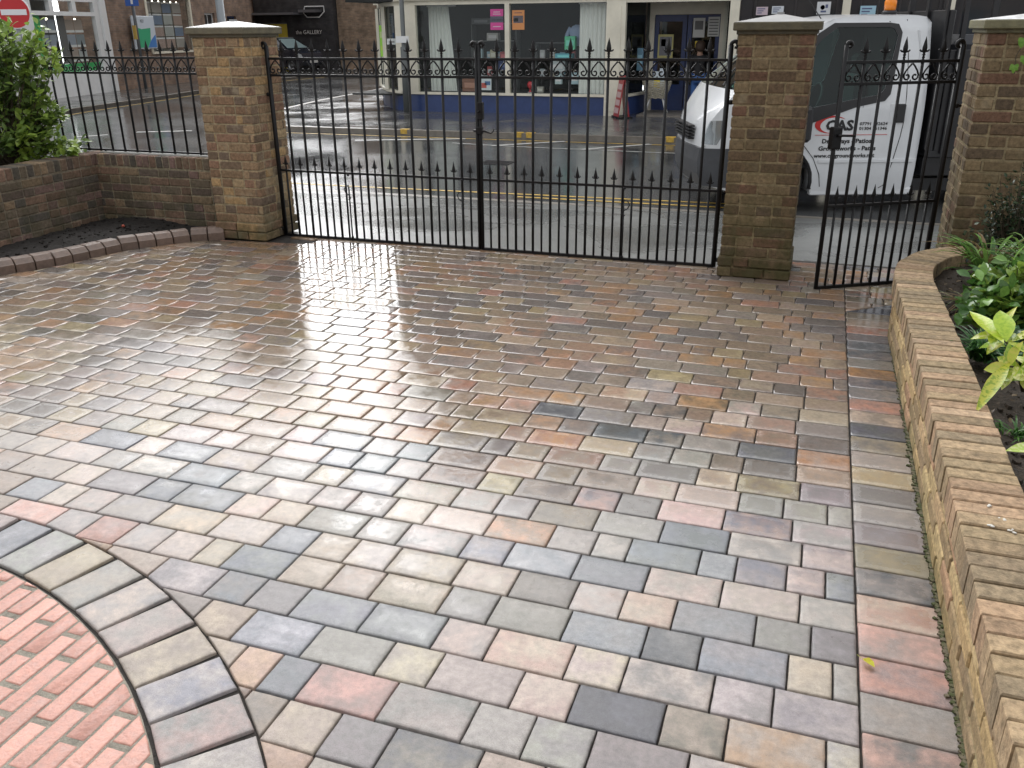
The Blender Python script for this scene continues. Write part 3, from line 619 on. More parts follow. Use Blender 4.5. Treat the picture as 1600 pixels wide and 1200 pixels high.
# soil in the left bed
def soil(name, label, poly, z, amp, m, res=.07, seed=1, lumps=1.0):
    r_ = random.Random(seed); xs_ = [p[0] for p in poly]; ys_ = [p[1] for p in poly]; x0, x1, y0, y1 = min(xs_), max(xs_), min(ys_), max(ys_)
    nx = int((x1 - x0) / res) + 1; ny = int((y1 - y0) / res) + 1; V = []; F = []
    for j in range(ny + 1):
        for i in range(nx + 1):
            x = x0 + (x1 - x0) * i / nx; y = y0 + (y1 - y0) * j / ny
            V.append((x, y, (z(x, y) if callable(z) else z) + r_.uniform(-amp, amp)))
    def inside(x, y):
        c = False
        for a in range(len(poly)):
            (xa, ya), (xb, yb_) = poly[a], poly[a - 1]
            if (ya > y) != (yb_ > y) and x < (xb - xa) * (y - ya) / (yb_ - ya) + xa: c = not c
        return c
    for j in range(ny):
        for i in range(nx):
            cx = x0 + (x1 - x0) * (i + .5) / nx; cy = y0 + (y1 - y0) * (j + .5) / ny
            if inside(cx, cy): F.append((j * (nx + 1) + i, j * (nx + 1) + i + 1, (j + 1) * (nx + 1) + i + 1, (j + 1) * (nx + 1) + i))
    mb_ = MB(); mb_.mesh(V, F, (.02, .015, .01), None, 0, True)
    for q in range(int(300 * lumps)):
        x, y = r_.uniform(x0, x1), r_.uniform(y0, y1)
        if inside(x, y):
            s = r_.uniform(.004, .014); zz = (z(x, y) if callable(z) else z) + amp * .3; a = r_.uniform(0, 3)
            mb_.box(-s, s, -s * .7, s * .7, -s * .6, s * .6, (.02, .015, .01), None, 0, Matrix.Translation((x, y, zz)) @ Matrix.Rotation(a, 4, 'Z') @ Matrix.Rotation(a * 1.7, 4, 'X'))
    return struct(mb_.build(name, m))
soil('soil', None, [(-6.46, 3.4), (-6.2, 3.4), (-6.02, 4.45), (-5.85, 4.85), (-5.64, 5.25), (-5.5, 5.8), (-5.17, 6.2), (-4.93, 6.4), (-4.93, 6.64), (-6.46, 6.64)], lambda x, y: .05 + .02 * math.sin(x * 5) - .01, .011, M_SOIL, .045, 3, 2)
mb = MB(); mb.lathe([(.001, 0), (.012, .004), (.016, .012), (.010, .022), (.002, .026)], 8, col=(.45, .06, .03))
tag(mb.build('red_pebble', mat('red_pebble', (.42, .08, .045), .5), loc=(-5.86, 6.2, .065)), 'tiny orange red fragment lying on the dark soil of the left bed', 'fragment')

# ------------------------------------------------------------------ right planter: curved brick wall
WP = [(.520, .3), (.520, 1.0), (.522, 2.0), (.525, 3.0), (.522, 4.0), (.512, 4.8), (.503, 5.2), (.515, 5.45), (.565, 5.68), (.66, 5.90), (.79, 6.06), (.95, 6.155), (1.12, 6.20), (1.35, 6.22), (1.66, 6.23)]
def smooth_path(p, it=2):
    for _ in range(it):
        q = [p[0]]
        for a, b in zip(p[:-1], p[1:]): q += [(a[0] * .75 + b[0] * .25, a[1] * .75 + b[1] * .25), (a[0] * .25 + b[0] * .75, a[1] * .25 + b[1] * .75)]
        p = q + [p[-1]]
    return p
WP = smooth_path(WP); wc = [0]
for a, b in zip(WP[:-1], WP[1:]): wc.append(wc[-1] + math.hypot(b[0] - a[0], b[1] - a[1]))
def wat(s_):
    s_ = max(0, min(wc[-1] - 1e-4, s_))
    for i in range(len(wc) - 1):
        if s_ <= wc[i + 1]:
            t = (s_ - wc[i]) / (wc[i + 1] - wc[i]); a, b = WP[i], WP[i + 1]; return Vector((a[0] + t * (b[0] - a[0]), a[1] + t * (b[1] - a[1]), 0)), math.atan2(b[1] - a[1], b[0] - a[0])
pw = thing('planter_wall', 'low curved tan brick planter wall with brick-on-edge coping along the right side', 'planter wall', (.52, 3, 0))
WPAL = [(.33, .235, .115), (.37, .26, .13), (.28, .20, .11), (.39, .27, .15), (.26, .185, .11), (.42, .31, .16), (.35, .215, .13)]
CPAL = [(.28, .205, .12), (.24, .175, .105), (.31, .225, .135), (.20, .15, .095), (.33, .235, .15), (.31, .21, .13), (.26, .195, .115), (.23, .175, .11)]
off = Vector((-.52, -3, 0)); mb = MB(); mm_ = MB()
hb = .018
for c in range(4):
    s_ = -.1125 * (c % 2)
    while s_ < wc[-1]:
        a, an = wat(s_ + .1075); L_ = .215
        M_ = Matrix.Translation(a + off) @ Matrix.Rotation(an, 4, 'Z'); col = rnd.choice(WPAL); f = rnd.uniform(.85, 1.12)
        mb.box(-L_ / 2, L_ / 2, -.1 + rnd.uniform(-.002, .002), 0 + rnd.uniform(-.003, .003), c * .066 + .006, c * .066 + .006 + .057, tuple(v * f for v in col), None, 0, M_ @ Matrix.Scale(-1, 4, (0, 1, 0)) if False else M_ @ Matrix.Translation((0, 0, 0)), .005)
        s_ += .225
# bricks were laid with the face at local y in [-.1,0]; shift so the face is on the driveway side (left of path is +y)
mb.v = [tuple(v) for v in mb.v]
mb.build('brickwork', M_BR_R, pw)
for i in range(len(WP) - 1):
    a, an = Vector((*WP[i], 0)), math.atan2(WP[i + 1][1] - WP[i][1], WP[i + 1][0] - WP[i][0]); L_ = math.hypot(WP[i + 1][0] - WP[i][0], WP[i + 1][1] - WP[i][1])
    mm_.box(0, L_ + .004, -.19, -.006, -.03, .272, (.31, .26, .15), None, 0, Matrix.Translation(a + off) @ Matrix.Rotation(an, 4, 'Z'))
mm_.build('mortar', M_BR_R, pw)
mb = MB(); mc = MB(); s_ = .02
while s_ < wc[-1] - .03:
    a, an = wat(s_); a2, an2 = wat(s_ + .04); j = rnd.uniform(-.003, .003)
    M_ = Matrix.Translation(a2 + off) @ Matrix.Rotation(an2 + rnd.uniform(-.006, .006), 4, 'Z'); col = rnd.choice(CPAL); f = rnd.uniform(.85, 1.12); col = tuple(v * f for v in col)
    # tapered wedge so the curve stays tight
    pa, aa = wat(s_ + .0035); pb_, ab = wat(s_ + .0715)
    na, nb_ = Vector((math.sin(aa), -math.cos(aa), 0)), Vector((math.sin(ab), -math.cos(ab), 0))
    o0, o1 = -.018 + j, .187 + j; z0, z1 = .276, .374 + rnd.uniform(-.0025, .0025)
    q = [pa + na * o0, pb_ + nb_ * o0, pb_ + nb_ * o1, pa + na * o1]
    if (q[3] - q[2]).length < .02: q[3] = q[2] + (q[3] - q[2]).normalized() * .02
    ring = [(v.x, v.y) for v in q]; r2 = shrink_ring(ring, -.0001); r3 = shrink_ring(ring, .004 if area(ring) > 0 else -.004)
    V = [(x + off.x, y + off.y, z0) for x, y in ring] + [(x + off.x, y + off.y, z1 - .004) for x, y in r2] + [(x + off.x, y + off.y, z1) for x, y in r3]
    F = [(k, (k + 1) % 4, 4 + (k + 1) % 4, 4 + k) for k in range(4)] + [(4 + k, 4 + (k + 1) % 4, 8 + (k + 1) % 4, 8 + k) for k in range(4)] + [(8, 9, 10, 11)]
    if area(ring) < 0: F = [f_[::-1] for f_ in F]
    mb.mesh(V, F, col)
    s_ += .0735
mb.build('coping_bricks', M_BR_R, pw)
for i in range(len(WP) - 1):
    a, an = Vector((*WP[i], 0)), math.atan2(WP[i + 1][1] - WP[i][1], WP[i + 1][0] - WP[i][0]); L_ = math.hypot(WP[i + 1][0] - WP[i][0], WP[i + 1][1] - WP[i][1])
    mc.box(0, L_ + .002, -.178, .010, .273, .366, (.13, .105, .055), None, 0, Matrix.Translation(a + off) @ Matrix.Rotation(an, 4, 'Z'))
mc.build('coping_mortar', M_BR_R, pw)
soil('soil', None, [(.68, .3), (2.6, .3), (2.6, 6.25), (1.0, 6.1), (.85, 5.95), (.74, 5.7), (.69, 5.4), (.68, 4.8)], lambda x, y: .27 + .03 * math.sin(y * 2 + x * 3), .012, M_SOIL2, .05, 5, 5)
# moss and dirt in the corner between border and wall
mb = MB(); rq = random.Random(5)
for i in range(1500):
    y = rq.uniform(.9, 5.3); x = .523 - abs(rq.gauss(0, .006)); s = rq.uniform(.002, .006)
    mb.box(-s, s, -s, s, -s * .4, s * .8, rq.choice([(.10, .095, .05), (.06, .07, .025), (.14, .12, .08)]), None, 0, Matrix.Translation((x, y, .002)) @ Matrix.Rotation(rq.random() * 3, 4, 'Z'))
tag(mb.build('moss', mat('moss', attr=True, rough=.95)), 'thin line of moss and grit along the foot of the planter wall', 'moss', kind='stuff')

# ------------------------------------------------------------------ ironwork
def spear_tall():
    m = MB(); m.lathe([(.009, 0), (.012, .006), (.007, .012), (.012, .02), (.007, .028), (.013, .036), (.008, .044), (.012, .05), (.018, .066), (.0185, .078), (.015, .095), (.009, .118), (.003, .138), (.0005, .148)], 8, sy=.55)
    m.tube([(-.034, 0, .066), (-.026, 0, .058), (-.015, 0, .057), (.015, 0, .057), (.026, 0, .058), (.034, 0, .066)], [.006, .006, .007, .007, .006, .006], 6)
    return m
def spear_short():
    m = MB(); m.lathe([(.007, 0), (.009, .006), (.006, .014), (.009, .022), (.006, .032), (.007, .04), (.0165, .054), (.0155, .062), (.008, .092), (.0005, .128)], 8, sy=.4)
    m.tube([(-.025, 0, .057), (-.02, 0, .047), (-.012, 0, .044), (.012, 0, .044), (.02, 0, .047), (.025, 0, .057)], .0045, 6)
    return m
def crook(m, x, z, r, sgn, thick):
    """round scroll at the top of a stile, curling towards sgn"""
    p = [(x, 0, z - .05), (x, 0, z)]
    for i in range(1, 17):
        a = math.pi - i * math.pi * 1.55 / 16; rr = r * (1 - .35 * i / 16); p.append((x + sgn * (r + rr * math.cos(a)), 0, z + rr * math.sin(a)))
    m.tube(p, [thick] * (len(p) - 6) + [thick * (.95 - .08 * i) for i in range(6)], 8)
def scroll_bay(m, x0, x1, zt, zb):
    c = (x0 + x1) / 2; w = (x1 - x0)
    for s in (-1, 1):
        e = c + s * (w / 2 - .010)
        arch = [(c + s * .003, 0, zt - .006), (c + s * w * .14, 0, zt - .022), (c + s * w * .30, 0, zt - .05), (c + s * w * .395, 0, zt - .08), (e - s * .006, 0, zb + .03)]
        cx, cz, r = c + s * w * .205, zb + .030, .0225
        a0 = 0 if s > 0 else math.pi
        sp = [(cx + s * r * math.cos(t) * (1 - t / 9.5), 0, cz - r * math.sin(t) * (1 - t / 9.5)) for t in [i * 5.6 / 16 for i in range(17)]]
        m.tube(arch[:-1] + [(e - s * .008, 0, zb + .042)] + sp, .006, 6)
    m.lathe([(.002, zb), (.006, zb + .006), (.002, zb + .012)], 6, (c, 0))
def leaf_gate(name, label, loc, rz, W, nb, hinge_left, dogs=True, latch=False, bolts=(), group=None):
    """hinge stile at x=0 when hinge_left, meeting stile at x=W"""
    t = thing(name, label, 'gate', loc, rz, group); hx, mx_ = (0, W) if hinge_left else (W, 0); s = 1 if hinge_left else -1
    m = MB(); m.tube([(hx, 0, .005), (hx, 0, 1.58)], .019, 8); crook(m, hx, 1.58, .026, -s if name == 'iron_gate' else s, .0145); m.build('hinge_stile', M_IRON, t)
    m = MB(); m.tube([(mx_, 0, .005), (mx_, 0, 1.585)], .0145, 8); crook(m, mx_, 1.585, .020, -s, .0125); m.build('meeting_stile', M_IRON, t)
    zr = [(.012, 'bottom_rail', .011), (.575, 'middle_rail', .0095), (1.352, 'lower_top_rail', .0095), (1.482, 'top_rail', .0095)]
    for z, nm, hh in zr:
        m = MB(); m.box(0, W, -.011, .011, z - hh, z + hh, bev=.002); m.build(nm, M_IRON, t)
    p = W / (nb + 1); bar = None; spr = None
    for i in range(1, nb + 1):
        if bar is None:
            m = MB(); m.tube([(0, 0, .01), (0, 0, 1.485)], .0108, 8); bar = m.build('bar', M_IRON, t, loc=(i * p, 0, 0)); spr = spear_tall().build('spearhead', M_IRON, bar, loc=(0, 0, 1.485)); o_ = bar
        else: o_ = inst(bar, t, (i * p, 0, 0), 'bar'); inst(spr, o_, (0, 0, 1.485), 'spearhead')
    dog = None
    for i in range(nb + 1):
        x = (i + .5) * p
        if dog is None:
            m = MB(); m.tube([(0, 0, .01), (0, 0, .58)], .0086, 8); dog = m.build('short_bar', M_IRON, t, loc=(x, 0, 0)); ds = spear_short().build('spearhead', M_IRON, dog, loc=(0, 0, .582))
        else: o_ = inst(dog, t, (x, 0, 0), 'short_bar'); inst(ds, o_, (0, 0, .582), 'spearhead')
    m = MB()
    for i in range(nb + 1): scroll_bay(m, i * p, (i + 1) * p, 1.474, 1.36)
    m.build('scrollwork', M_IRON, t)
    for bx, fl in bolts:
        m = MB(); m.tube([(bx, -.018, -.012), (bx, -.018, .46)], .0062, 8)
        m.tube([(bx, -.018, .46), (bx, -.018, .475), (bx - .03 * fl, -.02, .468), (bx - .045 * fl, -.02, .44), (bx - .03 * fl, -.02, .41), (bx, -.02, .395), (bx + .012 * fl, -.02, .372), (bx, -.02, .352), (bx - .012 * fl, -.02, .36)], .0048, 6)
        m.lathe([(.010, .555), (.013, .563), (.010, .572)], 8, (bx, -.016)); m.lathe([(.010, .02), (.013, .03), (.010, .04)], 8, (bx, -.016))
        m.build('drop_bolt', M_IRON, t)
    for z in (.06, 1.2):
        m = MB(); m.tube([(hx, 0, z), (hx - s * .045, 0, z), (hx - s * .06, 0, z)], [.008, .008, .012], 6); m.lathe([(.014, z - .015), (.018, z - .008), (.018, z + .008), (.014, z + .015)], 8, (hx - s * .028, 0)); m.build('hinge', M_IRON, t)
    return t
gx0, gx1, gy = -4.425, -.665, 6.60; gm = -2.555; ga = math.atan2(.012, 3.76)
GL = leaf_gate('iron_gate', 'left leaf of the black spear-topped iron driveway gates, beside the left pillar', (gx0, gy, 0), 0, gm - gx0 - .013, 12, True, bolts=[(.68, 1), (1.72, 1)], group='iron driveway gates')
GR_ = leaf_gate('iron_gate', 'right leaf of the black spear-topped iron driveway gates, beside the middle pillar', (gm + .013, gy, 0), 0, gx1 - gm - .013, 12, False, bolts=[(1.17, -1)], group='iron driveway gates')
m = MB(); m.box(-.014, .03, -.03, .012, 1.04, 1.17, bev=.004); m.tube([(.0, -.03, 1.10), (0, -.05, 1.10)], .008, 8); m.build('lock_box', M_IRON, GR_)
m = MB(); m.tube([(-.05, -.02, .955), (.04, -.02, .955), (.07, -.02, .945), (.095, -.02, .94), (.115, -.02, .955), (.12, -.02, .972)], [.011, .009, .007, .006, .005, .005], 6); m.box(-.03, .02, -.03, .012, .93, .985, bev=.003); m.build('latch', M_IRON, GR_)
pa = Vector((.085, 6.20, 0)); pb2 = Vector((.80, 6.64, 0)); an = math.atan2(pb2.y - pa.y, pb2.x - pa.x); WG = (pb2 - pa).length
GP = leaf_gate('garden_gate', 'small black iron garden gate standing ajar by the planter wall', pa, an, WG, 5, False, bolts=())
m = MB(); m.box(-.032, .035, -.028, .028, .95, 1.09, (.01, .01, .01), bev=.006); m.box(-.036, .02, -.032, -.028, .96, 1.08, bev=.001); m.build('lock_box', M_IRON, GP)
m = MB(); m.tube([(.0, -.03, 1.04), (0, -.055, 1.04), (.03, -.058, 1.04), (.11, -.058, 1.035)], [.009, .008, .008, .007], 8); m.build('lever_handle', M_IRON, GP)
# railing on the left wall
RL = thing('iron_railing', 'black spear-topped iron railing standing on the low brick wall by the shrub', 'railing', (-6.95, 6.72, .645))
Wr = 1.98; ztop = 1.482 - .645
for z, nm in ((.022, 'bottom_rail'), (ztop - .13, 'lower_top_rail'), (ztop, 'top_rail')):
    m = MB(); m.box(0, Wr, -.011, .011, z - .009, z + .009, bev=.002); m.build(nm, M_IRON, RL)
nb = 14; p = Wr / nb; bar = None
for i in range(nb):
    x = p * (i + .55)
    if bar is None:
        m = MB(); m.tube([(0, 0, .01), (0, 0, ztop)], .0105, 8); bar = m.build('bar', M_IRON, RL, loc=(x, 0, 0)); sp = spear_tall().build('spearhead', M_IRON, bar, loc=(0, 0, ztop + .003))
    else: o_ = inst(bar, RL, (x, 0, 0), 'bar'); inst(sp, o_, (0, 0, ztop + .003), 'spearhead')
m = MB()
for i in range(nb): scroll_bay(m, p * (i - .45), p * (i + .55), ztop - .008, ztop - .122)
m.build('scrollwork', M_IRON, RL)
for x in (.55, 1.35):
    m = MB(); m.tube([(x, 0, -.03), (x, 0, .03)], .011, 8); m.build('foot', M_IRON, RL)

# ------------------------------------------------------------------ street ground (drops 0.3 m below the driveway)
ZR = -.306; ZF = -.206  # street beyond the gates scaled up about the camera, baked into the coordinates below
def sheet(name, poly, z, m, kind='structure', lift=0, zs=None):
    mb = MB(); mb.face([(x, y, (zs[i] if zs else z) + lift) for i, (x, y) in enumerate(poly)]); o = mb.build(name, m); o['kind'] = kind; return o
def slab(name, poly, z0, z1, mtop, mside):
    mb = MB(); n = len(poly)
    if area(poly) < 0: poly = poly[::-1]
    mb.face([(x, y, z1) for x, y in poly], mi=0)
    for i in range(n): a, b = poly[i], poly[(i + 1) % n]; mb.face([(a[0], a[1], z0), (b[0], b[1], z0), (b[0], b[1], z1), (a[0], a[1], z1)], mi=1)
    return struct(mb.build(name, [mtop, mside]))
# near footway ramps from the gates down to the road
mb = MB()
prof = [(6.637, -.004), (7.3, -.03), (9.0, -.19), (10.25, -.296)]
for (ya, za), (yb_, zb) in zip(prof[:-1], prof[1:]):
    for i in range(12):
        xa = -30 + i * 3.5; xb = xa + 3.5; mb.face([(xa, ya, za), (xb, ya, za), (xb, yb_, zb), (xa, yb_, zb)])
struct(mb.build('near_footway', M_NEAR))
mb = MB(); mb.face([(-400, 9.9, ZR), (400, 9.9, ZR), (400, 900, ZR), (-400, 900, ZR)]); struct(mb.build('road', M_ROAD))
mb = MB(); mb.box(-30, 12, 10.2, 10.32, ZR - .05, ZR + .016, bev=0); struct(mb.build('dropped_kerb', M_KST))
struct_under = MB(); struct_under.face([(-60, -20, -.34), (60, -20, -.34), (60, 9.95, -.34), (-60, 9.95, -.34)]); struct(struct_under.build('ground', M_SOIL))
# far footway with the corner into the side street
cor = [(-10.6, 16.6), (-11.1, 16.68), (-11.5, 16.95), (-11.9, 17.5), (-12.5, 18.4), (-13.4, 20.1), (-14.1, 23.5), (-14.7, 28.6), (-15.0, 45)]
slab('far_footway', [(26, 16.6)] + cor + [(-9, 45), (-9, 24), (26, 24)], ZR - .05, ZF, M_FOOT, M_KST)
kl = cor
def strip(name, path, w, z, m, off=0.0, h=0):
    mb = MB()
    for i in range(len(path) - 1):
        a, b = Vector(path[i]), Vector(path[i + 1]); u = (b - a).normalized(); n = Vector((-u.y, u.x))
        q = [a + n * off, b + n * off, b + n * (off + w), a + n * (off + w)]
        mb.face([(v.x, v.y, z) for v in q])
        if h:
            mb.face([(q[0].x, q[0].y, z - h), (q[1].x, q[1].y, z - h), (q[1].x, q[1].y, z), (q[0].x, q[0].y, z)]); mb.face([(q[3].x, q[3].y, z - h), (q[2].x, q[2].y, z - h), (q[2].x, q[2].y, z), (q[3].x, q[3].y, z)])
    return struct(mb.build(name, m))
strip('far_kerb', [(26, 16.6)] + cor, .13, ZF + .004, M_KST, -.135, .12)
strip('yellow_line', [(26, 16.6)] + cor, .06, ZR + .004, M_YEL, .22)
wkerb = [(-18.0, 15.2), (-19.1, 19.3), (-19.7, 22.5), (-20.4, 25.7), (-22.2, 33.5), (-22.0, 37.0), (-19.7, 38.7), (-15, 41), (-9, 42)]
slab('side_footway', wkerb + [(-9, 60), (-45, 60), (-45, 15.2)], ZR - .05, ZF, M_FOOT, M_KST)
strip('side_kerb', wkerb, .13, ZF + .004, M_KST, .0, .12)
strip('yellow_line', wkerb, .06, ZR + .004, M_YEL, -.28)
strip('yellow_line', [(-25, 10.62), (-6, 10.70), (-1.0, 10.86), (-.45, 10.88)], .055, ZR + .004, M_YEL, 0)
strip('yellow_line', [(-3.6, 10.58), (-1.0, 10.60), (-.4, 10.62)], .055, ZR + .005, M_YEL, 0)
strip('white_line', [(-6.6, 15.6), (-5.7, 15.45), (-4.6, 15.35), (-2.0, 15.25), (4, 15.2)], .06, ZR + .004, M_WHT, 0)
for a, b in (((-5.73, 15.42), (-4.6, 16.4)), ((-4.0, 15.33), (-2.96, 16.4)), ((-8.6, 15.5), (-6.6, 16.3))):
    strip('white_line', [a, b], .13, ZR + .006, M_WHT, -.06)
strip('white_line', [(-14.5, 14.45), (-14.13, 15.0)], .12, ZR + .004, M_WHT); strip('white_line', [(-13.9, 15.55), (-12.9, 16.1)], .12, ZR + .004, M_WHT)
for x in (-8.07, -5.61, -5.37, -2.64):
    m = MB(); m.box(-.09, .09, -.1, .02, 0, .012, bev=.002); m.box(-.07, .07, -.115, -.1, -.08, .0); o_ = m.build('kerb_marking', M_YEL, loc=(x, 16.70, ZF + .006)); struct(o_)
m = MB(); m.box(-.25, .25, -.2, .2, 0, .006); 
for i in range(9): m.box(-.22, .22, -.17 + i * .04, -.155 + i * .04, .006, .010, (.01, .01, .01))
tag(m.build('drain_cover', mat('cast_iron', (.04, .04, .042), .35, bump=.2), loc=(-4.9, 13.4, ZR + .003)), 'rectangular cast iron drain cover set in the wet road', 'drain cover')
# tactile / cobbled rough patch on the corner
mb = MB(); rq = random.Random(9)
for i in range(26):
    for j in range(6): mb.lathe([(.035, 0), (.028, .010), (.012, .014)], 6, (-10.75 + i * .085, 17.45 + j * .085))
struct(mb.build('tactile_paving', M_FOOT, loc=(0, 0, ZF)))

# ------------------------------------------------------------------ buildings
def facade(mb, x0, x1, z0, z1, holes, y=0, t=.14, col=(.5, .5, .5), mi=0):
    """wall panel in the local x-z plane facing -y, with reveals"""
    xs_ = sorted({x0, x1, *[h[0] for h in holes], *[h[1] for h in holes]}); zs_ = sorted({z0, z1, *[h[2] for h in holes], *[h[3] for h in holes]})
    for i in range(len(xs_) - 1):
        for j in range(len(zs_) - 1):
            cx, cz = (xs_[i] + xs_[i + 1]) / 2, (zs_[j] + zs_[j + 1]) / 2
            if any(h[0] < cx < h[1] and h[2] < cz < h[3] for h in holes): continue
            mb.face([(xs_[i], y, zs_[j]), (xs_[i + 1], y, zs_[j]), (xs_[i + 1], y, zs_[j + 1]), (xs_[i], y, zs_[j + 1])], col, mi=mi)
    for a, b, c, d in holes:
        for q in ([(a, y, c), (a, y + t, c), (a, y + t, d), (a, y, d)], [(b, y, c), (b, y, d), (b, y + t, d), (b, y + t, c)], [(a, y, d), (a, y + t, d), (b, y + t, d), (b, y, d)], [(a, y, c), (b, y, c), (b, y + t, c), (a, y + t, c)]): mb.face(q, col, mi=mi)
def sash(parent, a, b, c, d, mf, mg, y=.10, nx=2, nz=2, fw=.07, name='window'):
    m = MB()
    for q in ((a, b, c, c + fw), (a, b, d - fw, d)): m.box(q[0], q[1], y, y + .05, q[2], q[3])
    for q in ((a, a + fw), (b - fw, b)): m.box(q[0], q[1], y + .001, y + .049, c + fw, d - fw)
    for i in range(1, nx): x = a + (b - a) * i / nx; m.box(x - .018, x + .018, y + .01, y + .04, c + fw, d - fw)
    for i in range(1, nz): z = c + (d - c) * i / nz; m.box(a + fw, b - fw, y + .005, y + .045, z - .025, z + .025)
    w = m.build(name, mf, parent); g = MB(); g.face([(a + fw, y + .025, c + fw), (b - fw, y + .025, c + fw), (b - fw, y + .025, d - fw), (a + fw, y + .025, d - fw)]); g.build('pane', mg, w); return w
M_CREAM = mat('cream_paint', (.74, .70, .58), .35, mottle=.1, mscale=3)
M_BLUE = mat('navy_paint', (.03, .055, .16), .3, mottle=.15, mscale=5)
M_WPNT = mat('white_paint', (.74, .75, .75), .4, mottle=.08, mscale=3)
M_DARK = mat('dark_interior', (.016, .018, .017), .8, mottle=.4, mscale=3)
M_GLS = glass('shop_glass', (.95, .97, .96), .02, .035)
M_WIN = mat('dark_window_glass', (.03, .035, .04), .06)
M_BRA = wall_brick_mat('brown_brick_wall', (.27, .175, .12), (.19, .13, .10), (.23, .19, .15))
M_BRB = wall_brick_mat('stock_brick_wall', (.32, .23, .16), (.22, .165, .12), (.27, .23, .18))
M_BRD = wall_brick_mat('dark_brick_wall', (.035, .035, .04), (.05, .048, .05), (.03, .03, .03))
M_ROOF = mat('slate_roof', (.07, .07, .08), .5, mottle=.3, mscale=8)
def cmat(name, c, r=.5, **k): return mat(name, c, r, **k)
def text_mesh(body, size, M_, m, name='lettering', parent=None, warp=None, extrude=.0, bold=0, ax='LEFT', sx=1.0):
    cu = bpy.data.curves.new('t', 'FONT'); cu.body = body; cu.size = size; cu.align_x = ax; cu.offset = bold; cu.extrude = extrude; cu.resolution_u = 2
    ob = bpy.data.objects.new('t', cu); COL.objects.link(ob); dg = bpy.context.evaluated_depsgraph_get(); dg.update(); me = bpy.data.meshes.new_from_object(ob.evaluated_get(dg)); bpy.data.objects.remove(ob)
    for v in me.vertices:
        p = M_ @ Vector((v.co.x * sx, v.co.y, v.co.z)); v.co = warp(p) if warp else p
    me.materials.clear(); me.materials.append(m); o = bpy.data.objects.new(name, me); COL.objects.link(o)
    if parent: o.parent = parent
    return o
UP = Matrix.Rotation(math.pi / 2, 4, 'X')      # text standing up, facing -y

# --- the blue and cream corner shop
SH = thing('corner_shop', 'cream and navy blue painted corner shop with big display windows across the road', 'shop', (0, 20.65, ZF))
XL, XR = -9.9, -2.08; XC = (-12.05, 2.9)
zt = 2.43; sill = .41
def quad_wall(mb, a, b, z0, z1, thick=0): mb.face([(a[0], a[1], z0), (b[0], b[1], z0), (b[0], b[1], z1), (a[0], a[1], z1)])
pl = [XC, (-11.3, 1.55), (-10.75, .75), (-10.3, .28), (XL, .03), (-9.55, 0), (-4.55, 0), (-4.42, .06), (-4.12, 1.35)]
mb = MB()
for a, b in zip(pl[:-1], pl[1:]): quad_wall(mb, a, b, 0, sill)
quad_wall(mb, (-2.42, 1.35), (-2.2, .05), 0, sill); quad_wall(mb, (-2.2, .05), (-2.0, 0), 0, sill)
mb.build('stall_riser', M_BLUE, SH)
mb = MB()
for a, b in zip(pl[:-1], pl[1:]):
    u = (Vector(b) - Vector(a)); L_ = u.length; M_ = Matrix.Translation((a[0], a[1], 0)) @ Matrix.Rotation(math.atan2(u.y, u.x), 4, 'Z')
    mb.box(0, L_, -.05, .08, sill, sill + .055, M=M_)
mb.build('window_sill', M_CREAM, SH)
mb = MB()
for a, b in zip(pl[:-1], pl[1:]):
    u = (Vector(b) - Vector(a)); L_ = u.length; M_ = Matrix.Translation((a[0], a[1], 0)) @ Matrix.Rotation(math.atan2(u.y, u.x), 4, 'Z')
    mb.box(0, L_, -.03, .06, zt, zt + .09, M=M_)
mb.box(-4.5, -1.95, -.04, .06, zt - .02, zt + .09); mb.build('window_head', M_CREAM, SH)
mb = MB(); mb.box(-10.11, -9.56, -.045, .07, sill + .055, zt); mb.build('pilaster', M_CREAM, SH)
mb = MB(); mb.box(-7.28, -7.17, -.045, .07, sill + .055, zt); mb.build('mullion', M_CREAM, SH)
mb = MB(); mb.box(-4.86, -4.42, -.06, .10, 0, zt + .02); mb.box(-4.75, -4.52, -.075, -.055, .1, zt - .1); mb.build('pilaster', M_CREAM, SH)
mb = MB(); mb.box(-2.16, -1.96, -.06, .10, 0, zt + .02); mb.build('pilaster', M_CREAM, SH)
mb = MB(); mb.box(-12.1, -12.0, 2.82, 2.95, sill, zt); mb.build('mullion', M_CREAM, SH)
mb = MB(); mb.box(-10.84, -10.74, .68, .78, sill + .055, zt); mb.build('mullion', M_CREAM, SH)
g = MB()
for a, b in zip(pl[:-1], pl[1:]): quad_wall(g, a, b, sill + .05, zt)
quad_wall(g, (-2.42, 1.35), (-2.2, .05), sill, zt); g.build('display_window', M_GLS, SH)
mb = MB()                                   # inside: back wall, floor, ceiling, side
mb.box(-11.9, -4.5, 2.6, 2.7, .0, zt + .3, (.03, .03, .03)); mb.box(-11.5, -4.6, .12, 2.6, .36, .40); mb.box(-11.5, -2, .1, 2.6, zt + .1, zt + .2); mb.box(-4.2, -4.14, 1.3, 2.6, 0, zt)
mb.box(-4.2, -1.9, 3.4, 3.5, 0, zt + .3); mb.box(-2.0, -1.94, 0.1, 3.4, 0, zt + .3)
mb.build('interior', M_DARK, SH)
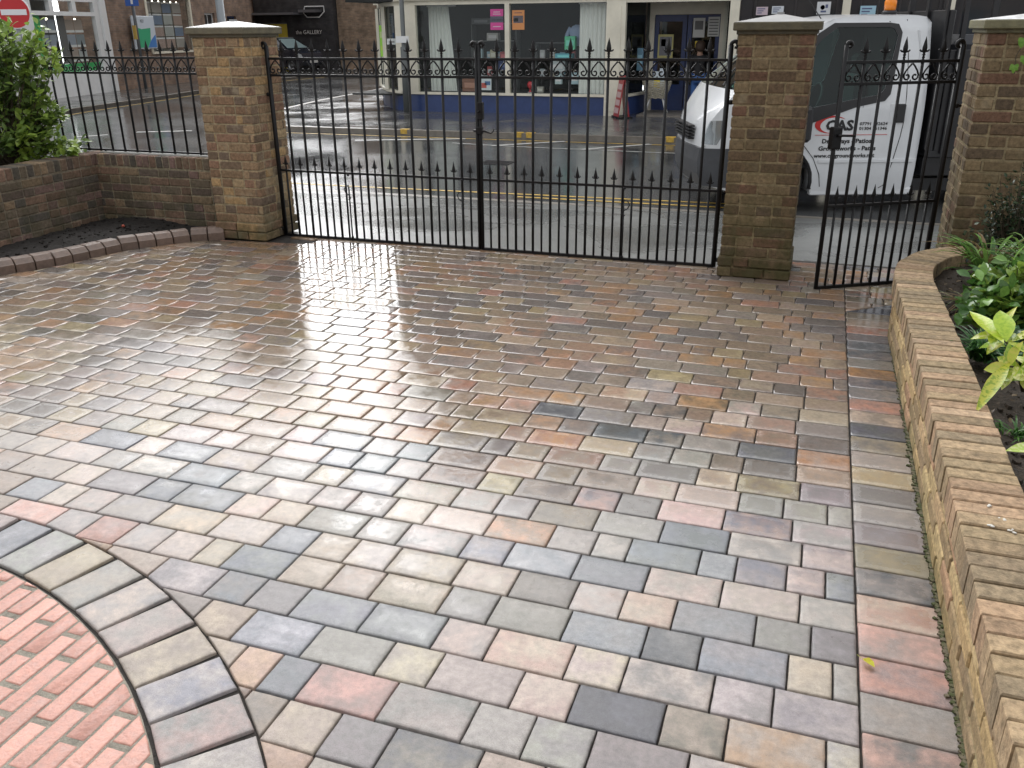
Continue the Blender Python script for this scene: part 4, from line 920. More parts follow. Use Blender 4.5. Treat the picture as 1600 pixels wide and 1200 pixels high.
# doorway
mb = MB(); mb.box(-4.14, -4.02, 1.33, 1.45, 0, zt); mb.box(-2.50, -2.38, 1.33, 1.45, 0, zt); mb.box(-4.02, -2.50, 1.33, 1.45, 2.17, zt); mb.build('door_frame', M_CREAM, SH)
for x0, x1 in ((-4.02, -3.27), (-3.25, -2.50)):
    mb = MB(); facade(mb, x0, x1, .02, 2.16, [(x0 + .1, x1 - .1, .62, 2.02)], 1.40, .05); dr = mb.build('door', M_BLUE, SH)
    g = MB(); g.face([(x0 + .1, 1.43, .62), (x1 - .1, 1.43, .62), (x1 - .1, 1.43, 2.02), (x0 + .1, 1.43, 2.02)]); g.build('pane', M_GLS, dr)
mb = MB(); mb.box(-4.1, -2.2, .0, 1.4, -.02, .03); mb.build('door_step', M_KST, SH)
mb = MB(); mb.box(-10.05, -1.9, -.12, .12, zt + .09, zt + .75, bev=.02); mb.box(-10.1, -1.85, -.28, .12, zt + .75, zt + .85, bev=.02); mb.box(0, 3.5, -.10, .1, zt + .09, zt + .84, M=Matrix.Translation((-12.05, 2.85, 0)) @ Matrix.Rotation(math.atan2(-2.85, 2.05), 4, 'Z')); mb.build('fascia', M_CREAM, SH)
HT = 12.4
mb = MB(); up = []
for x in (-11.0, -8.6, -6.2, -3.8, -1.2, 1.4, 4.0): up += [(x, x + 1.0, 4.1, 5.8), (x, x + 1.0, 7.0, 8.5), (x, x + 1.0, 9.6, 11.0)]
up = [h for h in up if h[0] > -10]
facade(mb, -10.0, 8.0, zt + .85, HT, up, .1); mb.face([(-10.0, .1, zt + .85), (-10.0, .1, HT), (-12.05, 2.9, HT), (-12.05, 2.9, zt + .85)]); mb.face([(-12.05, 2.9, 0), (-12.05, 2.9, HT), (-12.05, 12, HT), (-12.05, 12, 0)]); mb.face([(-12.05, 2.9, HT), (-10.0, .1, HT), (8, .1, HT), (8, 12, HT), (-12.05, 12, HT)])
mb.face([(-12.05, 12, 0), (8, 12, 0), (8, 12, HT), (-12.05, 12, HT)]); mb.build('wall', M_BRA, SH)
for h in up: sash(SH, *h, M_WPNT, M_WIN, .16)
mb = MB(); mb.face([(-10.0, -.1, HT), (8, -.1, HT), (8, 5, HT + 1.2), (-12.05, 5, HT + 1.2), (-12.1, 2.9, HT)]); mb.build('roof', M_ROOF, SH)

# --- dark shopfront right of it, behind the van
DS = thing('dark_shop', 'dark shopfront with cream posts and small notices behind the white truck', 'shop', (0, 20.65, ZF))
mb = MB(); holes = [(-1.7, .05, .6, 2.6), (.4, 2.0, .6, 2.6), (2.3, 3.6, .05, 2.5), (3.9, 6.2, .6, 2.6)]
facade(mb, -1.95, 8.0, 0, 3.25, holes, 0, .15); mb.build('shopfront', cmat('black_shopfront', (.02, .02, .024), .3), DS)
for h in holes: sash(DS, *h, cmat('dark_frame', (.03, .028, .03), .4), M_WIN, .06, 2, 1)
for a_ in (.1, 2.05): m = MB(); m.box(a_, a_ + .16, -.05, 0, 0, 3.2); m.build('post', M_CREAM, DS)
M_PRINT = cmat('notice_print', (.10, .12, .22), .6)
for (x, z, w, h, c, lab, prn) in ((-1.62, 2.12, .24, .16, (.55, .45, .5), 'small pink and white notice in the dark shop window above the middle pillar cap', 1), (-1.30, 2.14, .24, .15, (.62, .66, .7), 'white notice with blue print above the middle pillar cap', 1),
    (-.40, 2.12, .27, .24, (.62, .64, .66), 'white notice with a blue emblem right of the middle pillar cap', 2), (.45, 2.05, .30, .22, (.35, .55, .66), 'pale blue notice in the dark shop window over the truck roof', 1)):
    t = thing('notice', lab, 'notice', (x, 20.63, ZF + z)); m = MB(); m.box(0, w, 0, .008, 0, h); m.build('sheet', cmat('notice_paper', c, .5), t)
    m = MB()
    if prn == 1:
        for i in range(3): m.box(w * .1, w * (.5 + .13 * i), -.002, 0, h * (.2 + .25 * i), h * (.32 + .25 * i))
    else:
        m.lathe([(.045, 0), (.045, .002)], 10, (0, 0)); m.v = [(w * .42 + v[0], -.002, h * .55 + v[1]) for v in m.v]; m.box(w * .3, w * .7, -.002, 0, h * .15, h * .3); m.box(w * .62, w * .8, -.002, 0, h * .5, h * .78)
    m.build('print', M_PRINT, t)

# --- things in the shop windows
def wthing(name, label, cat, x, z, y=.2, group=None): return thing(name, label, cat, (x, 20.65 + y, ZF + z), 0, group)
def poster(label, x, z, w, h, c, blocks, y=.03, name='poster', cat='poster'):
    t = wthing(name, label, cat, x, z, y); m = MB(); m.box(0, w, 0, .006, 0, h); m.build('sheet', cmat('poster_paper', c, .4), t)
    for (a, b, c_, d, cc) in blocks: m = MB(); m.box(w * a, w * b, -.003, -.0005, h * c_, h * d); m.build('print', cmat('poster_ink', cc, .4), t)
poster('bright pink poster with a dark middle band in the shop window', -7.66, 1.87, .32, .45, (.72, .03, .30), [(.0, 1, .36, .66, (.07, .06, .10)), (.2, .8, .74, .78, (.7, .5, .6)), (.25, .75, .84, .88, (.7, .5, .6)), (.2, .8, .14, .18, (.7, .5, .6)), (.1, .9, .46, .50, (.35, .3, .4))])
poster('orange poster with a dark picture in the shop window', -7.12, 1.87, .30, .42, (.75, .27, .06), [(.1, .9, .35, .72, (.10, .07, .09)), (.15, .5, .42, .6, (.45, .05, .04)), (.2, .8, .84, .9, (.35, .12, .05))])
poster('small white card with a red and blue picture low in the shop window', -7.96, .52, .28, .33, (.6, .66, .68), [(.1, .55, .15, .5, (.5, .08, .06)), (.4, .9, .35, .62, (.06, .14, .30))], .08, 'card', 'card')
poster('white card taped on the narrow side window of the corner shop', -10.55, 1.55, .26, .14, (.68, .7, .7), [(.2, .8, .3, .6, (.3, .3, .3))], .36, 'card', 'card')
poster('bright lime green poster on the side window of the corner shop', -11.05, 1.25, .18, .75, (.35, .75, .08), [(.1, .9, .2, .35, (.5, .7, .1)), (.1, .9, .6, .8, (.6, .75, .3))], .95)
poster('white framed notice on the right shop door', -3.12, 1.67, .27, .42, (.62, .62, .6), [(.15, .85, .4, .85, (.12, .12, .12))], 1.36, 'notice', 'notice')
poster('closely printed white notice at the right edge of the shop door', -2.78, 1.69, .26, .42, (.6, .6, .58), [(.1, .9, .08 + .15 * i, .14 + .15 * i, (.18, .18, .18)) for i in range(6)], 1.36, 'notice', 'notice')
poster('yellow sticker below the notices on the shop door', -3.05, 1.45, .20, .14, (.8, .6, .05), [(.2, .8, .4, .6, (.4, .3, .05))], 1.36, 'sticker', 'sticker')
poster('yellow edged poster with a busy picture on the left shop door', -3.92, 1.22, .36, .52, (.55, .5, .2), [(.1, .9, .1, .9, (.20, .2, .22)), (.2, .5, .5, .8, (.5, .45, .35)), (.5, .85, .2, .5, (.35, .38, .42))], 1.36)
def curtain(label, x0, x1, y, c, taper=.0):
    t = wthing('blind', label, 'blind', (x0 + x1) / 2, .46, y); m = MB(); n = 26; w = (x1 - x0)
    for i in range(n):
        a, b = i / n, (i + 1) / n; f = lambda u: .02 * math.sin(u * 40)
        m.face([(w * (a - .5), f(a), 0), (w * (b - .5), f(b), 0), (w * (b * (1 - taper) - .5), f(b), 1.95), (w * (a * (1 - taper) - .5), f(a), 1.95)], (.5, .5, .5), sm=True)
    m.build('cloth', cmat('blind_cloth', c, .8), t); m = MB(); m.tube([(-w / 2 - .03, 0, 1.96), (w / 2 + .03, 0, 1.96)], .02, 6); m.build('pole', M_WPNT, t)
curtain('white hanging blind at the left end of the big shop window', -9.45, -8.75, .5, (.72, .75, .70), .25)
curtain('plain white blind at the right end of the shop window', -5.55, -4.9, .25, (.72, .74, .70))
rq = random.Random(4)
def shelf(label, x0, x1, y, zs_, seed):
    t = wthing('display_shelf', label, 'shelf', x0, .4, y); m = MB(); w = x1 - x0
    for z in zs_: m.box(0, w, 0, .3, z - .4, z - .38)
    for x in (0, w - .02): m.box(x, x + .02, 0, .3, 0, max(zs_) - .4 - .02)
    m.build('frame', cmat('shelf_frame', (.16, .17, .17), .5), t)
shelf('grey display shelf behind the left big shop window', -8.65, -7.45, 1.3, (.75, 1.15, 1.6, 2.0), 1)
shelf('grey display shelf behind the right big shop window', -6.95, -5.65, 1.3, (.75, 1.15, 1.55), 2)
GOODS = [('box', 'red-brown cardboard box low in the shop window', -8.55, .46, .42, .3, (.22, .10, .06), .35), ('box', 'small pale blue box on the shelf by the pink poster', -8.55, 1.17, .22, .26, (.42, .58, .62), 1.2), ('box', 'flat grey and white carton on the upper shelf', -8.2, 1.62, .3, .18, (.5, .5, .48), 1.2),
         ('box', 'dark red pack between the posters', -7.75, 1.17, .2, .2, (.30, .04, .05), .9), ('box', 'green folded pack in the right display', -5.98, 1.42, .26, .3, (.10, .55, .30), .5), ('box', 'turquoise tray below the green pack', -6.2, 1.22, .42, .12, (.10, .38, .46), .45),
         ('box', 'white crate in the middle of the right display', -6.35, .92, .36, .25, (.5, .55, .56), .6), ('box', 'pale blue card box in the lower right display', -5.78, .66, .2, .26, (.4, .55, .6), .35), ('box', 'small pale packet in the lower right display', -6.15, .66, .17, .22, (.45, .55, .56), .3),
         ('box', 'blue carton stack in the splayed window by the door', -4.32, .95, .14, .5, (.16, .30, .42), .9), ('box', 'grey paper pack on the sill at the right of the display', -6.6, .46, .16, .14, (.32, .32, .28), .3), ('box', 'navy carton on the shelf right of the brown box', -7.9, .93, .26, .22, (.05, .08, .2), 1.2),
         ('box', 'long dark carton on the upper shelf of the left window', -8.6, 1.02 + .98, .5, .14, (.12, .13, .14), 1.2), ('box', 'pale yellow pack on the middle shelf of the left window', -8.1, 1.17, .16, .24, (.5, .48, .32), 1.15)]
for nm, lab, x, z, w, h, c, y in GOODS:
    t = wthing('display_' + nm, lab, 'box', x, z, y); m = MB(); m.box(0, w, 0, w * .6, 0, h, bev=.008); m.build('carton', cmat('carton', c, .5), t); m = MB(); m.box(w * .15, w * .85, -.003, 0, h * .3, h * .7); m.build('printed_label', cmat('carton_print', tuple(min(.7, v * 1.7 + .05) for v in c), .5), t)
t = wthing('vase', 'small red glass ornament on the sill of the shop window', 'ornament', -6.75, .47, .25); m = MB(); m.lathe([(.05, 0), (.02, .03), (.015, .08), (.06, .13), (.075, .18), (.05, .24), (.03, .25)], 12); m.build('bowl', cmat('red_glass', (.5, .02, .03), .1), t); m = MB(); m.lathe([(.06, 0), (.06, .008)], 12); m.build('base', M_WPNT, t)
for i in range(16):
    lft = i < 8; x = (-8.5 + (i % 4) * .24) if lft else (-6.85 + (i % 4) * .26); z = .78 if (i // 4) % 2 == 0 else 1.18
    t = thing('display_pack', 'small pack standing in a row on the left display shelf' if lft else 'small pack standing in a row on the right display shelf', 'pack', (x, 20.65 + (1.35 if lft else 1.33), ZF + z), 0, 'packs in rows on the shop display shelves'); h = rq.uniform(.16, .26)
    m = MB(); m.box(0, .13, 0, .08, 0, h, bev=.006); m.build('pack_body', cmat('pack', rq.choice([(.5, .55, .58), (.2, .4, .5), (.55, .5, .4), (.45, .1, .1), (.3, .5, .6), (.6, .6, .6)]), .4), t); m = MB(); m.box(.02, .11, -.003, 0, h * .3, h * .7); m.build('printed_label', M_WPNT, t)
# mannequin-like shirt on a stand in the right display
t = wthing('shirt', 'pale blue shirt hanging in the right shop window', 'shirt', -5.75, 1.5, .8); m = MB()
m.lathe([(.10, 0), (.17, .02), (.18, .2), (.19, .36), (.12, .44), (.05, .47)], 12, sy=.5); m.tube([(-.16, 0, .40), (-.25, 0, .25), (-.27, 0, .12)], [.06, .055, .05], 8); m.tube([(.16, 0, .40), (.25, 0, .25), (.27, 0, .12)], [.06, .055, .05], 8); m.build('cloth', cmat('shirt_cloth', (.33, .42, .60), .8), t)

# --- A-board and stand
t = thing('pavement_sign', 'tall narrow red A-board with white lettering rows standing outside the shop', 'sign', (-4.47, 20.2, ZF), R(-62))
m = MB(); m.box(-.2, .2, -.02, .0, .03, .92, M=Matrix.Rotation(R(-8), 4, 'X'), bev=.003); m.box(-.2, .2, .0, .02, .03, .92, M=Matrix.Translation((0, .24, 0)) @ Matrix.Rotation(R(8), 4, 'X')); m.build('board', cmat('red_board', (.34, .03, .035), .4), t)
m = MB()
for i in range(4): m.box(-.16, .16, -.024, -.021, .1 + .17 * i, .22 + .17 * i, M=Matrix.Rotation(R(-8), 4, 'X'))
m.build('lettering_panel', cmat('sign_pale', (.55, .38, .38), .5), t)
m = MB(); m.box(-.3, .3, -.03, .3, 0, .03); m.build('foot', M_IRON, t)
t = thing('newspaper_stand', 'wicker basket of papers on white crossed legs beside the shop door', 'stand', (-3.75, 21.2, ZF))
m = MB(); rq = random.Random(8)
for k in range(11):
    z = .38 + k * .035; r = .17 + .045 * math.sin(k / 10 * math.pi * .6) + .008 * k
    m.tube([(r * 1.15 * math.cos(a), r * .8 * math.sin(a), z + .012 * math.sin(a * 9 + k)) for a in [2 * math.pi * i / 28 for i in range(28)]], .013, 5, (.45, .42, .33), closed=True)
for i in range(14): a = 2 * math.pi * i / 14; m.tube([(.19 * math.cos(a), .13 * math.sin(a), .37), (.26 * math.cos(a), .18 * math.sin(a), .74)], .008, 5, (.4, .37, .3))
m.build('basket', mat('wicker', (.46, .43, .34), .7, mottle=.4, mscale=40), t)
for sx in (-1, 1):
    m = MB(); m.tube([(sx * .27, -.12, 0), (sx * .13, 0, .40)], .017, 6); m.tube([(sx * .27, .12, 0), (sx * .13, 0, .40)], .017, 6); m.build('leg', M_WPNT, t)
m = MB(); m.box(-.17, -.02, -.05, -.03, .55, .95, M=Matrix.Rotation(.1, 4, 'Y')); m.box(.05, .16, -.02, 0, .55, 1.02); m.build('papers', cmat('newspaper', (.55, .62, .68), .7), t)
m = MB(); m.box(-.06, .08, -.09, -.075, .60, .80); m.build('price_card', cmat('yellow_card', (.75, .6, .06), .6), t)

# --- estate agent and brick house down the side street (facade line turned 102 degrees)
WA = math.atan2(7.53, -1.63)
def west(name, label, cat, s0): return thing(name, label, cat, (-23.25 + math.cos(WA) * s0, 25.43 + math.sin(WA) * s0, ZF), WA)
# local x runs along the facade away from us; the face looks to local -y ... (street side)
EA = west('estate_agent', 'white fronted estate agent office with green window trim at the left edge', 'shop', 0)
m = MB(); holes = [(-3.86, -.55, .72, 2.38), (-3.86, -2.95, 2.50, 2.80), (-2.75, -1.75, 2.50, 2.80), (-1.55, -.55, 2.50, 2.80), (-8.2, -4.7, .72, 2.8)]
facade(m, -9, -.28, 0, 3.3, holes, 0, .14); m.build('shopfront', M_WPNT, EA)
m = MB(); m.box(-.27, .04, -.09, .1, 0, 3.4, bev=.01); m.build('corner_post', cmat('bright_white_paint', (.75, .76, .76), .4), EA)
m = MB(); facade(m, -9, 4e-3, 3.3, 12.2, [(-7.5, -6.3, 4.3, 6), (-4.5, -3.3, 4.3, 6), (-1.9, -.7, 4.3, 6)], .05); m.face([(-9, .05, 12.2), (0, .05, 12.2), (0, 8, 12.2), (-9, 8, 12.2)]); m.face([(-9, 8, 0), (-9, .05, 0), (-9, .05, 12.2), (-9, 8, 12.2)]); m.build('wall', M_WPNT, EA)
for h in ((-7.5, -6.3, 4.3, 6), (-4.5, -3.3, 4.3, 6), (-1.9, -.7, 4.3, 6)): sash(EA, *h, M_WPNT, M_WIN, .12)
for h in holes:
    g = MB(); g.face([(h[0], .10, h[2]), (h[1], .10, h[2]), (h[1], .10, h[3]), (h[0], .10, h[3])]); g.build('pane', M_GLS, EA)
m = MB(); m.box(-9, -.3, 1.6, 1.7, 0, 3.2); m.box(-9, -.3, .2, 1.6, .55, .6); m.box(-9, -.3, .2, 1.6, 3.0, 3.1); m.build('interior', mat('grey_interior', (.17, .18, .18), .8, mottle=.3, mscale=2), EA)
M_GREEN = cmat('green_trim', (.05, .42, .12), .4)
m = MB(); m.box(-3.86, -.55, .10, .12, .72, .97); m.box(-3.86, -3.4, .105, .125, .97, 2.38); m.build('green_band', M_GREEN, EA)
text_mesh('sales  -  lettings', .16, Matrix.Translation((-2.6, .095, .79)) @ UP, cmat('pale_lettering', (.35, .65, .38), .5), 'lettering', EA)
m = MB(); m.box(-2.42, -2.06, .16, .2, .97, 2.38); m.build('display_column', cmat('grey_column', (.12, .12, .12), .6), EA)
for s0, s1 in ((-3.3, -2.5), (-2.0, -1.0)):
    for i in range(2):
        for j in range(3):
            x = s0 + (s1 - s0) * i / 2; z = .99 + j * .44; c = random.Random(int(s0 * 10) + i * 3 + j).choice([(.30, .34, .40), (.36, .30, .26), (.22, .26, .28), (.40, .42, .42)])
            m = MB(); m.box(x + .02, x + (s1 - s0) / 2 - .02, .22, .225, z + .02, z + .40); m.build('property_card', cmat('card_photo', c, .4), EA)
            m = MB(); m.box(x + .02, x + (s1 - s0) / 2 - .02, .214, .2185, z + .02, z + .09); m.build('card_caption', M_WPNT, EA)
for x in (-2.6, -1.9, -1.1):
    m = MB(); m.lathe([(.03, 0), (.04, .04), (.02, .08)], 8); m.build('spotlight', mat('lit_spot', (1, .95, .85), .5, emit=((1, .93, .8), 3)), EA, loc=(x, .4, 2.24))
BH = west('brick_house', 'brown brick building with a lit display window beside the estate agent', 'building', 0)
m = MB(); holes = [(2.93, 6.3, 1.2, 3.05)]
facade(m, .04, 12.6, 0, 12.8, holes + [(1.2, 2.2, 4.3, 6.0), (4.2, 5.2, 4.3, 6), (7.2, 8.2, 4.3, 6), (10.2, 11.2, 4.3, 6), (7.6, 8.6, .9, 2.6), (9.8, 10.8, .05, 2.5)], 0, .14)
m.face([(12.6, 0, 0), (12.6, 9, 0), (12.6, 9, 12.8), (12.6, 0, 12.8)]); m.face([(0, 0, 12.8), (12.6, 0, 12.8), (12.6, 9, 12.8), (0, 9, 12.8)]); m.build('wall', M_BRA, BH)
for h in ((1.2, 2.2, 4.3, 6.0), (4.2, 5.2, 4.3, 6), (7.2, 8.2, 4.3, 6), (10.2, 11.2, 4.3, 6), (7.6, 8.6, .9, 2.6)): sash(BH, *h, M_WPNT, M_WIN, .1)
sash(BH, 9.8, 10.8, .05, 2.5, M_BLUE, M_WIN, .1, 1, 2)
m = MB(); m.box(2.80, 2.93, -.03, .1, 1.2, 3.1); m.box(6.3, 6.43, -.03, .1, 1.2, 3.1); m.box(2.8, 6.43, -.03, .1, 3.05, 3.2); m.box(2.8, 6.43, -.06, .1, 1.12, 1.2); fr = m.build('window', M_CREAM, BH)
g = MB(); g.face([(2.93, .08, 1.2), (6.3, .08, 1.2), (6.3, .08, 3.05), (2.93, .08, 3.05)]); g.build('pane', M_GLS, fr)
m = MB(); m.box(2.93, 6.3, .7, .75, 1.1, 3.1); m.box(2.93, 6.3, .1, .7, 3.06, 3.1); m.build('interior', cmat('pale_interior', (.30, .30, .27), .8), BH)
for i in range(4):
    for j in range(4):
        c = random.Random(i * 5 + j).choice([(.30, .36, .42), (.38, .36, .34), (.18, .24, .34), (.42, .44, .42), (.4, .3, .26)])
        m = MB(); m.box(3.05 + i * .8, 3.75 + i * .8, .3, .31, 1.3 + j * .42, 1.62 + j * .42); m.build('property_card', cmat('card_photo', c, .4), BH)
        m = MB(); m.box(3.05 + i * .8, 3.75 + i * .8, .30, .31, 1.625 + j * .42, 1.68 + j * .42); m.build('card_caption', M_WPNT, BH)
for i in range(7):
    m = MB(); m.lathe([(.02, 0), (.035, .03), (.015, .07)], 8); m.build('spotlight', bpy.data.materials['lit_spot'], BH, loc=(3.1 + i * .48, .35, 2.92))
mp = thing('map_board', 'upright framed town map board with green land and blue sea on the brick wall', 'map board', (-23.25 + math.cos(WA) * 1.55 + .12, 25.43 + math.sin(WA) * 1.55, ZF), WA)
m = MB(); m.box(-.1, 1.45, -.06, 0, 1.32, 2.42, bev=.01); m.build('panel', cmat('map_paper', (.60, .66, .72), .35), mp)
m = MB(); m.face([(.0, -.066, 1.36), (.75, -.066, 1.36), (1.0, -.066, 1.6), (1.1, -.066, 2.02), (.45, -.066, 1.98), (.0, -.066, 2.06)]); m.build('green_land', cmat('map_green', (.05, .40, .20), .4), mp)
m = MB(); m.face([(.76, -.067, 1.36), (1.4, -.067, 1.36), (1.4, -.067, 1.8), (1.02, -.067, 1.6)]); m.build('blue_sea', cmat('map_blue', (.07, .22, .55), .4), mp)
text_mesh('KEY', .14, Matrix.Translation((.45, -.068, 2.2)) @ UP, M_DARK, 'lettering', mp)
# sign post with blue plate
t = thing('sign_post', 'dark grey post with a small blue plate in front of the brick wall', 'sign post', (-23.1, 26.7, ZF)); m = MB(); m.tube([(0, 0, 0), (0, 0, 3.4)], .055, 10); m.build('pole', cmat('grey_pole', (.09, .10, .11), .4), t)
m = MB(); m.box(-.22, .22, -.075, -.06, 2.72, 3.2, bev=.005); pz = m.build('plate', cmat('sign_blue', (.02, .10, .42), .4), t, rot=R(30)); m = MB(); m.box(-.035, .035, -.082, -.077, 2.78, 3.1); m.build('arrow', M_WPNT, pz)
m = MB(); m.box(-.09, .05, -.10, -.06, 1.65, 2.1); m.build('yellow_notice', cmat('faded_yellow', (.55, .38, .10), .6), t)
# no entry sign
t = thing('no_entry_sign', 'round red no entry sign with a white bar at the top left corner', 'road sign', (-13.22, 12.39, ZR), R(28)); m = MB(); m.tube([(0, .05, 0), (0, .05, 2.9)], .038, 10); m.build('pole', cmat('grey_pole_paint', (.22, .23, .24), .4), t)
def disc(m, r, y0, y1, z, n=40):
    V = [(r * math.cos(2 * math.pi * i / n), y, z + r * math.sin(2 * math.pi * i / n)) for y in (y0, y1) for i in range(n)]
    m.mesh(V, [tuple(range(n)), tuple(range(2 * n - 1, n - 1, -1))] + [(i, n + i, n + (i + 1) % n, (i + 1) % n) for i in range(n)], (.5, .5, .5))
zc = 1.97 * 1.18 - .306 - ZR - .0
m = MB(); disc(m, .262, 0, .012, zc); m.build('rim', M_WPNT, t); m = MB(); disc(m, .247, -.004, -.001, zc); dsc = m.build('disc', cmat('sign_red', (.52, .025, .03), .4), t); m = MB(); m.box(-.205, .205, -.009, -.005, zc - .045, zc + .045); m.build('white_bar', cmat('sign_white', (.75, .76, .78), .4), dsc)
# lamp column behind the left pillar
t = thing('lamp_column', 'pale grey lamp column rising behind the left gate pillar cap', 'lamp post', (-20.7, 28.3, ZF)); m = MB(); m.tube([(0, 0, 0), (0, 0, 1.3), (0, 0, 1.35), (0, 0, 6.5)], [.20, .20, .15, .12], 12); m.tube([(0, 0, 6.4), (.1, -.3, 6.9), (.3, -1.0, 7.05)], .05, 8); m.build('column', cmat('lamp_grey', (.33, .37, .40), .4), t)
m = MB(); m.lathe([(.02, 0), (.13, .05), (.15, .12), (.05, .2)], 12, (.34, -1.15)); m.v = [(a, b, c + 6.95) for a, b, c in m.v]; m.build('lantern', cmat('lamp_head', (.2, .22, .24), .4), t)
# post by the corner shop
t = thing('street_post', 'dark grey street post with a white plate standing by the corner shop window', 'post', (-10.4, 21.35, ZF)); t.location = (-9.75, 20.30, ZF); m = MB(); m.tube([(0, 0, 0), (0, 0, 1.5), (0, 0, 1.52), (0, 0, 5.2)], [.085, .085, .055, .055], 12); m.build('pole', cmat('post_grey', (.10, .11, .11), .35), t)
m = MB(); m.box(-.17, .17, -.075, -.06, 1.60, 1.75, bev=.003); m.build('plate', M_WPNT, t)

# --- gallery and brick wall at the end of the side street
def far_bld(name, label, cat, x0, x1, y, h, m_, holes=(), d=8):
    t = thing(name, label, cat, (x0, y, ZF)); mb = MB(); W = x1 - x0; facade(mb, 0, W, 0, h, list(holes)); mb.face([(0, 0, 0), (0, d, 0), (0, d, h), (0, 0, h)]); mb.face([(W, 0, 0), (W, 0, h), (W, d, h), (W, d, 0)]); mb.face([(0, 0, h), (W, 0, h), (W, d, h), (0, d, h)]); mb.build('wall', m_, t); return t
GA = far_bld('gallery', 'black painted gallery building with a yellow panel at the end of the side street', 'building', -28.6, -23.95, 41.9, 6.8, M_BRD, [(.3, 1.9, .0, 2.25)])
m = MB(); m.box(.1, 1.9, -.05, .0, .05, 2.2); m.build('yellow_door', cmat('yellow_paint', (.55, .45, .05), .5), GA)
m = MB(); m.box(.0, 3.0, -1.1, .0, 2.62, 2.72); m.box(3.0, 4.0, -.6, .0, 2.72, 2.85); m.build('canopy', cmat('canopy', (.10, .10, .11), .5), GA)
m = MB(); m.box(2.35, 3.85, -.04, .0, 1.62, 1.98); m.build('name_board', cmat('name_board', (.012, .012, .014), .5), GA)
text_mesh('the GALLERY', .27, Matrix.Translation((2.42, -.05, 1.71)) @ UP, cmat('sign_white_ink', (.7, .7, .68), .5), 'lettering', GA)
m = MB(); m.tube([(3.2, -.1, 2.5), (3.9, -.1, 2.5), (4.2, -.1, 2.75), (4.2, -.1, 3.0), (3.1, -.1, 3.0), (3.0, -.1, 2.7)], .03, 5, closed=True); m.build('sign_frame', M_WPNT, GA)
BW = far_bld('brick_building', 'brown brick building with an arched opening behind the corner shop', 'building', -23.9, -12, 42.2, 7.0, M_BRB, [(3.2, 4.4, 0.4, 2.3), (6.5, 7.7, 3.9, 5.4), (2.3, 3.4, 3.9, 5.4)])
for h in ((3.2, 4.4, .4, 2.3), (6.5, 7.7, 3.9, 5.4), (2.3, 3.4, 3.9, 5.4)): sash(BW, *h, M_WPNT, M_WIN, .08)
m = MB(); m.tube([(3.8 + .75 * math.cos(a), -.02, 2.25 + .6 * math.sin(a)) for a in [math.pi * i / 14 for i in range(15)]], .09, 5); m.build('arch', cmat('arch_stone', (.3, .28, .25), .7), BW)
far_bld('brick_terrace', 'plain brown brick terrace at the far left of the side street', 'building', -40, -28.7, 40.5, 6.9, M_BRA, [(8.5, 9.7, .8, 2.4)])

# ------------------------------------------------------------------ vehicles
def sm(s): return s if s > -.83 else -.83 + (s + .83) * .60
def nose(L_): return [(sm(s), z) for s, z in L_]
def panel(name, poly, toff, off, m, parent=None, holes=(), ds=.12, side=1, W=0, thick=0):
    """curved sheet-metal panel: a polygon in (s,z) pushed to depth toff(s,z)+off; side=-1 puts it on the far flank"""
    bm = bmesh.new(); f0 = bm.faces.new([bm.verts.new((s, 0, z)) for s, z in poly])
    def cut(co, no): bmesh.ops.bisect_plane(bm, geom=bm.verts[:] + bm.edges[:] + bm.faces[:], plane_co=co, plane_no=no, dist=1e-5)
    s0, s1 = min(p[0] for p in poly), max(p[0] for p in poly); z0, z1 = min(p[1] for p in poly), max(p[1] for p in poly)
    for i in range(1, int((s1 - s0) / ds) + 1): cut((s0 + i * ds, 0, 0), (1, 0, 0))
    for i in range(1, int((z1 - z0) / ds) + 1): cut((0, 0, z0 + i * ds), (0, 0, 1))
    for h in holes:
        for i in range(len(h)):
            a, b = h[i - 1], h[i]; cut((a[0], 0, a[1]), (b[1] - a[1], 0, -(b[0] - a[0])))
    def inside(x, y, pl_):
        c = False
        for a in range(len(pl_)):
            (xa, ya), (xb, yb_) = pl_[a], pl_[a - 1]
            if (ya > y) != (yb_ > y) and x < (xb - xa) * (y - ya) / (yb_ - ya) + xa: c = not c
        return c
    dele = [f for f in bm.faces if any(inside(f.calc_center_median().x, f.calc_center_median().z, h) for h in holes)]
    bmesh.ops.delete(bm, geom=dele, context='FACES')
    for v in bm.verts:
        t = toff(v.co.x, v.co.z) + off; v.co.y = t if side > 0 else W - t
    for f in bm.faces: f.smooth = True
    bmesh.ops.recalc_face_normals(bm, faces=bm.faces[:])
    me = bpy.data.meshes.new(name); bm.to_mesh(me); bm.free(); me.materials.append(m); o = bpy.data.objects.new(name, me); COL.objects.link(o)
    if parent: o.parent = parent
    return o
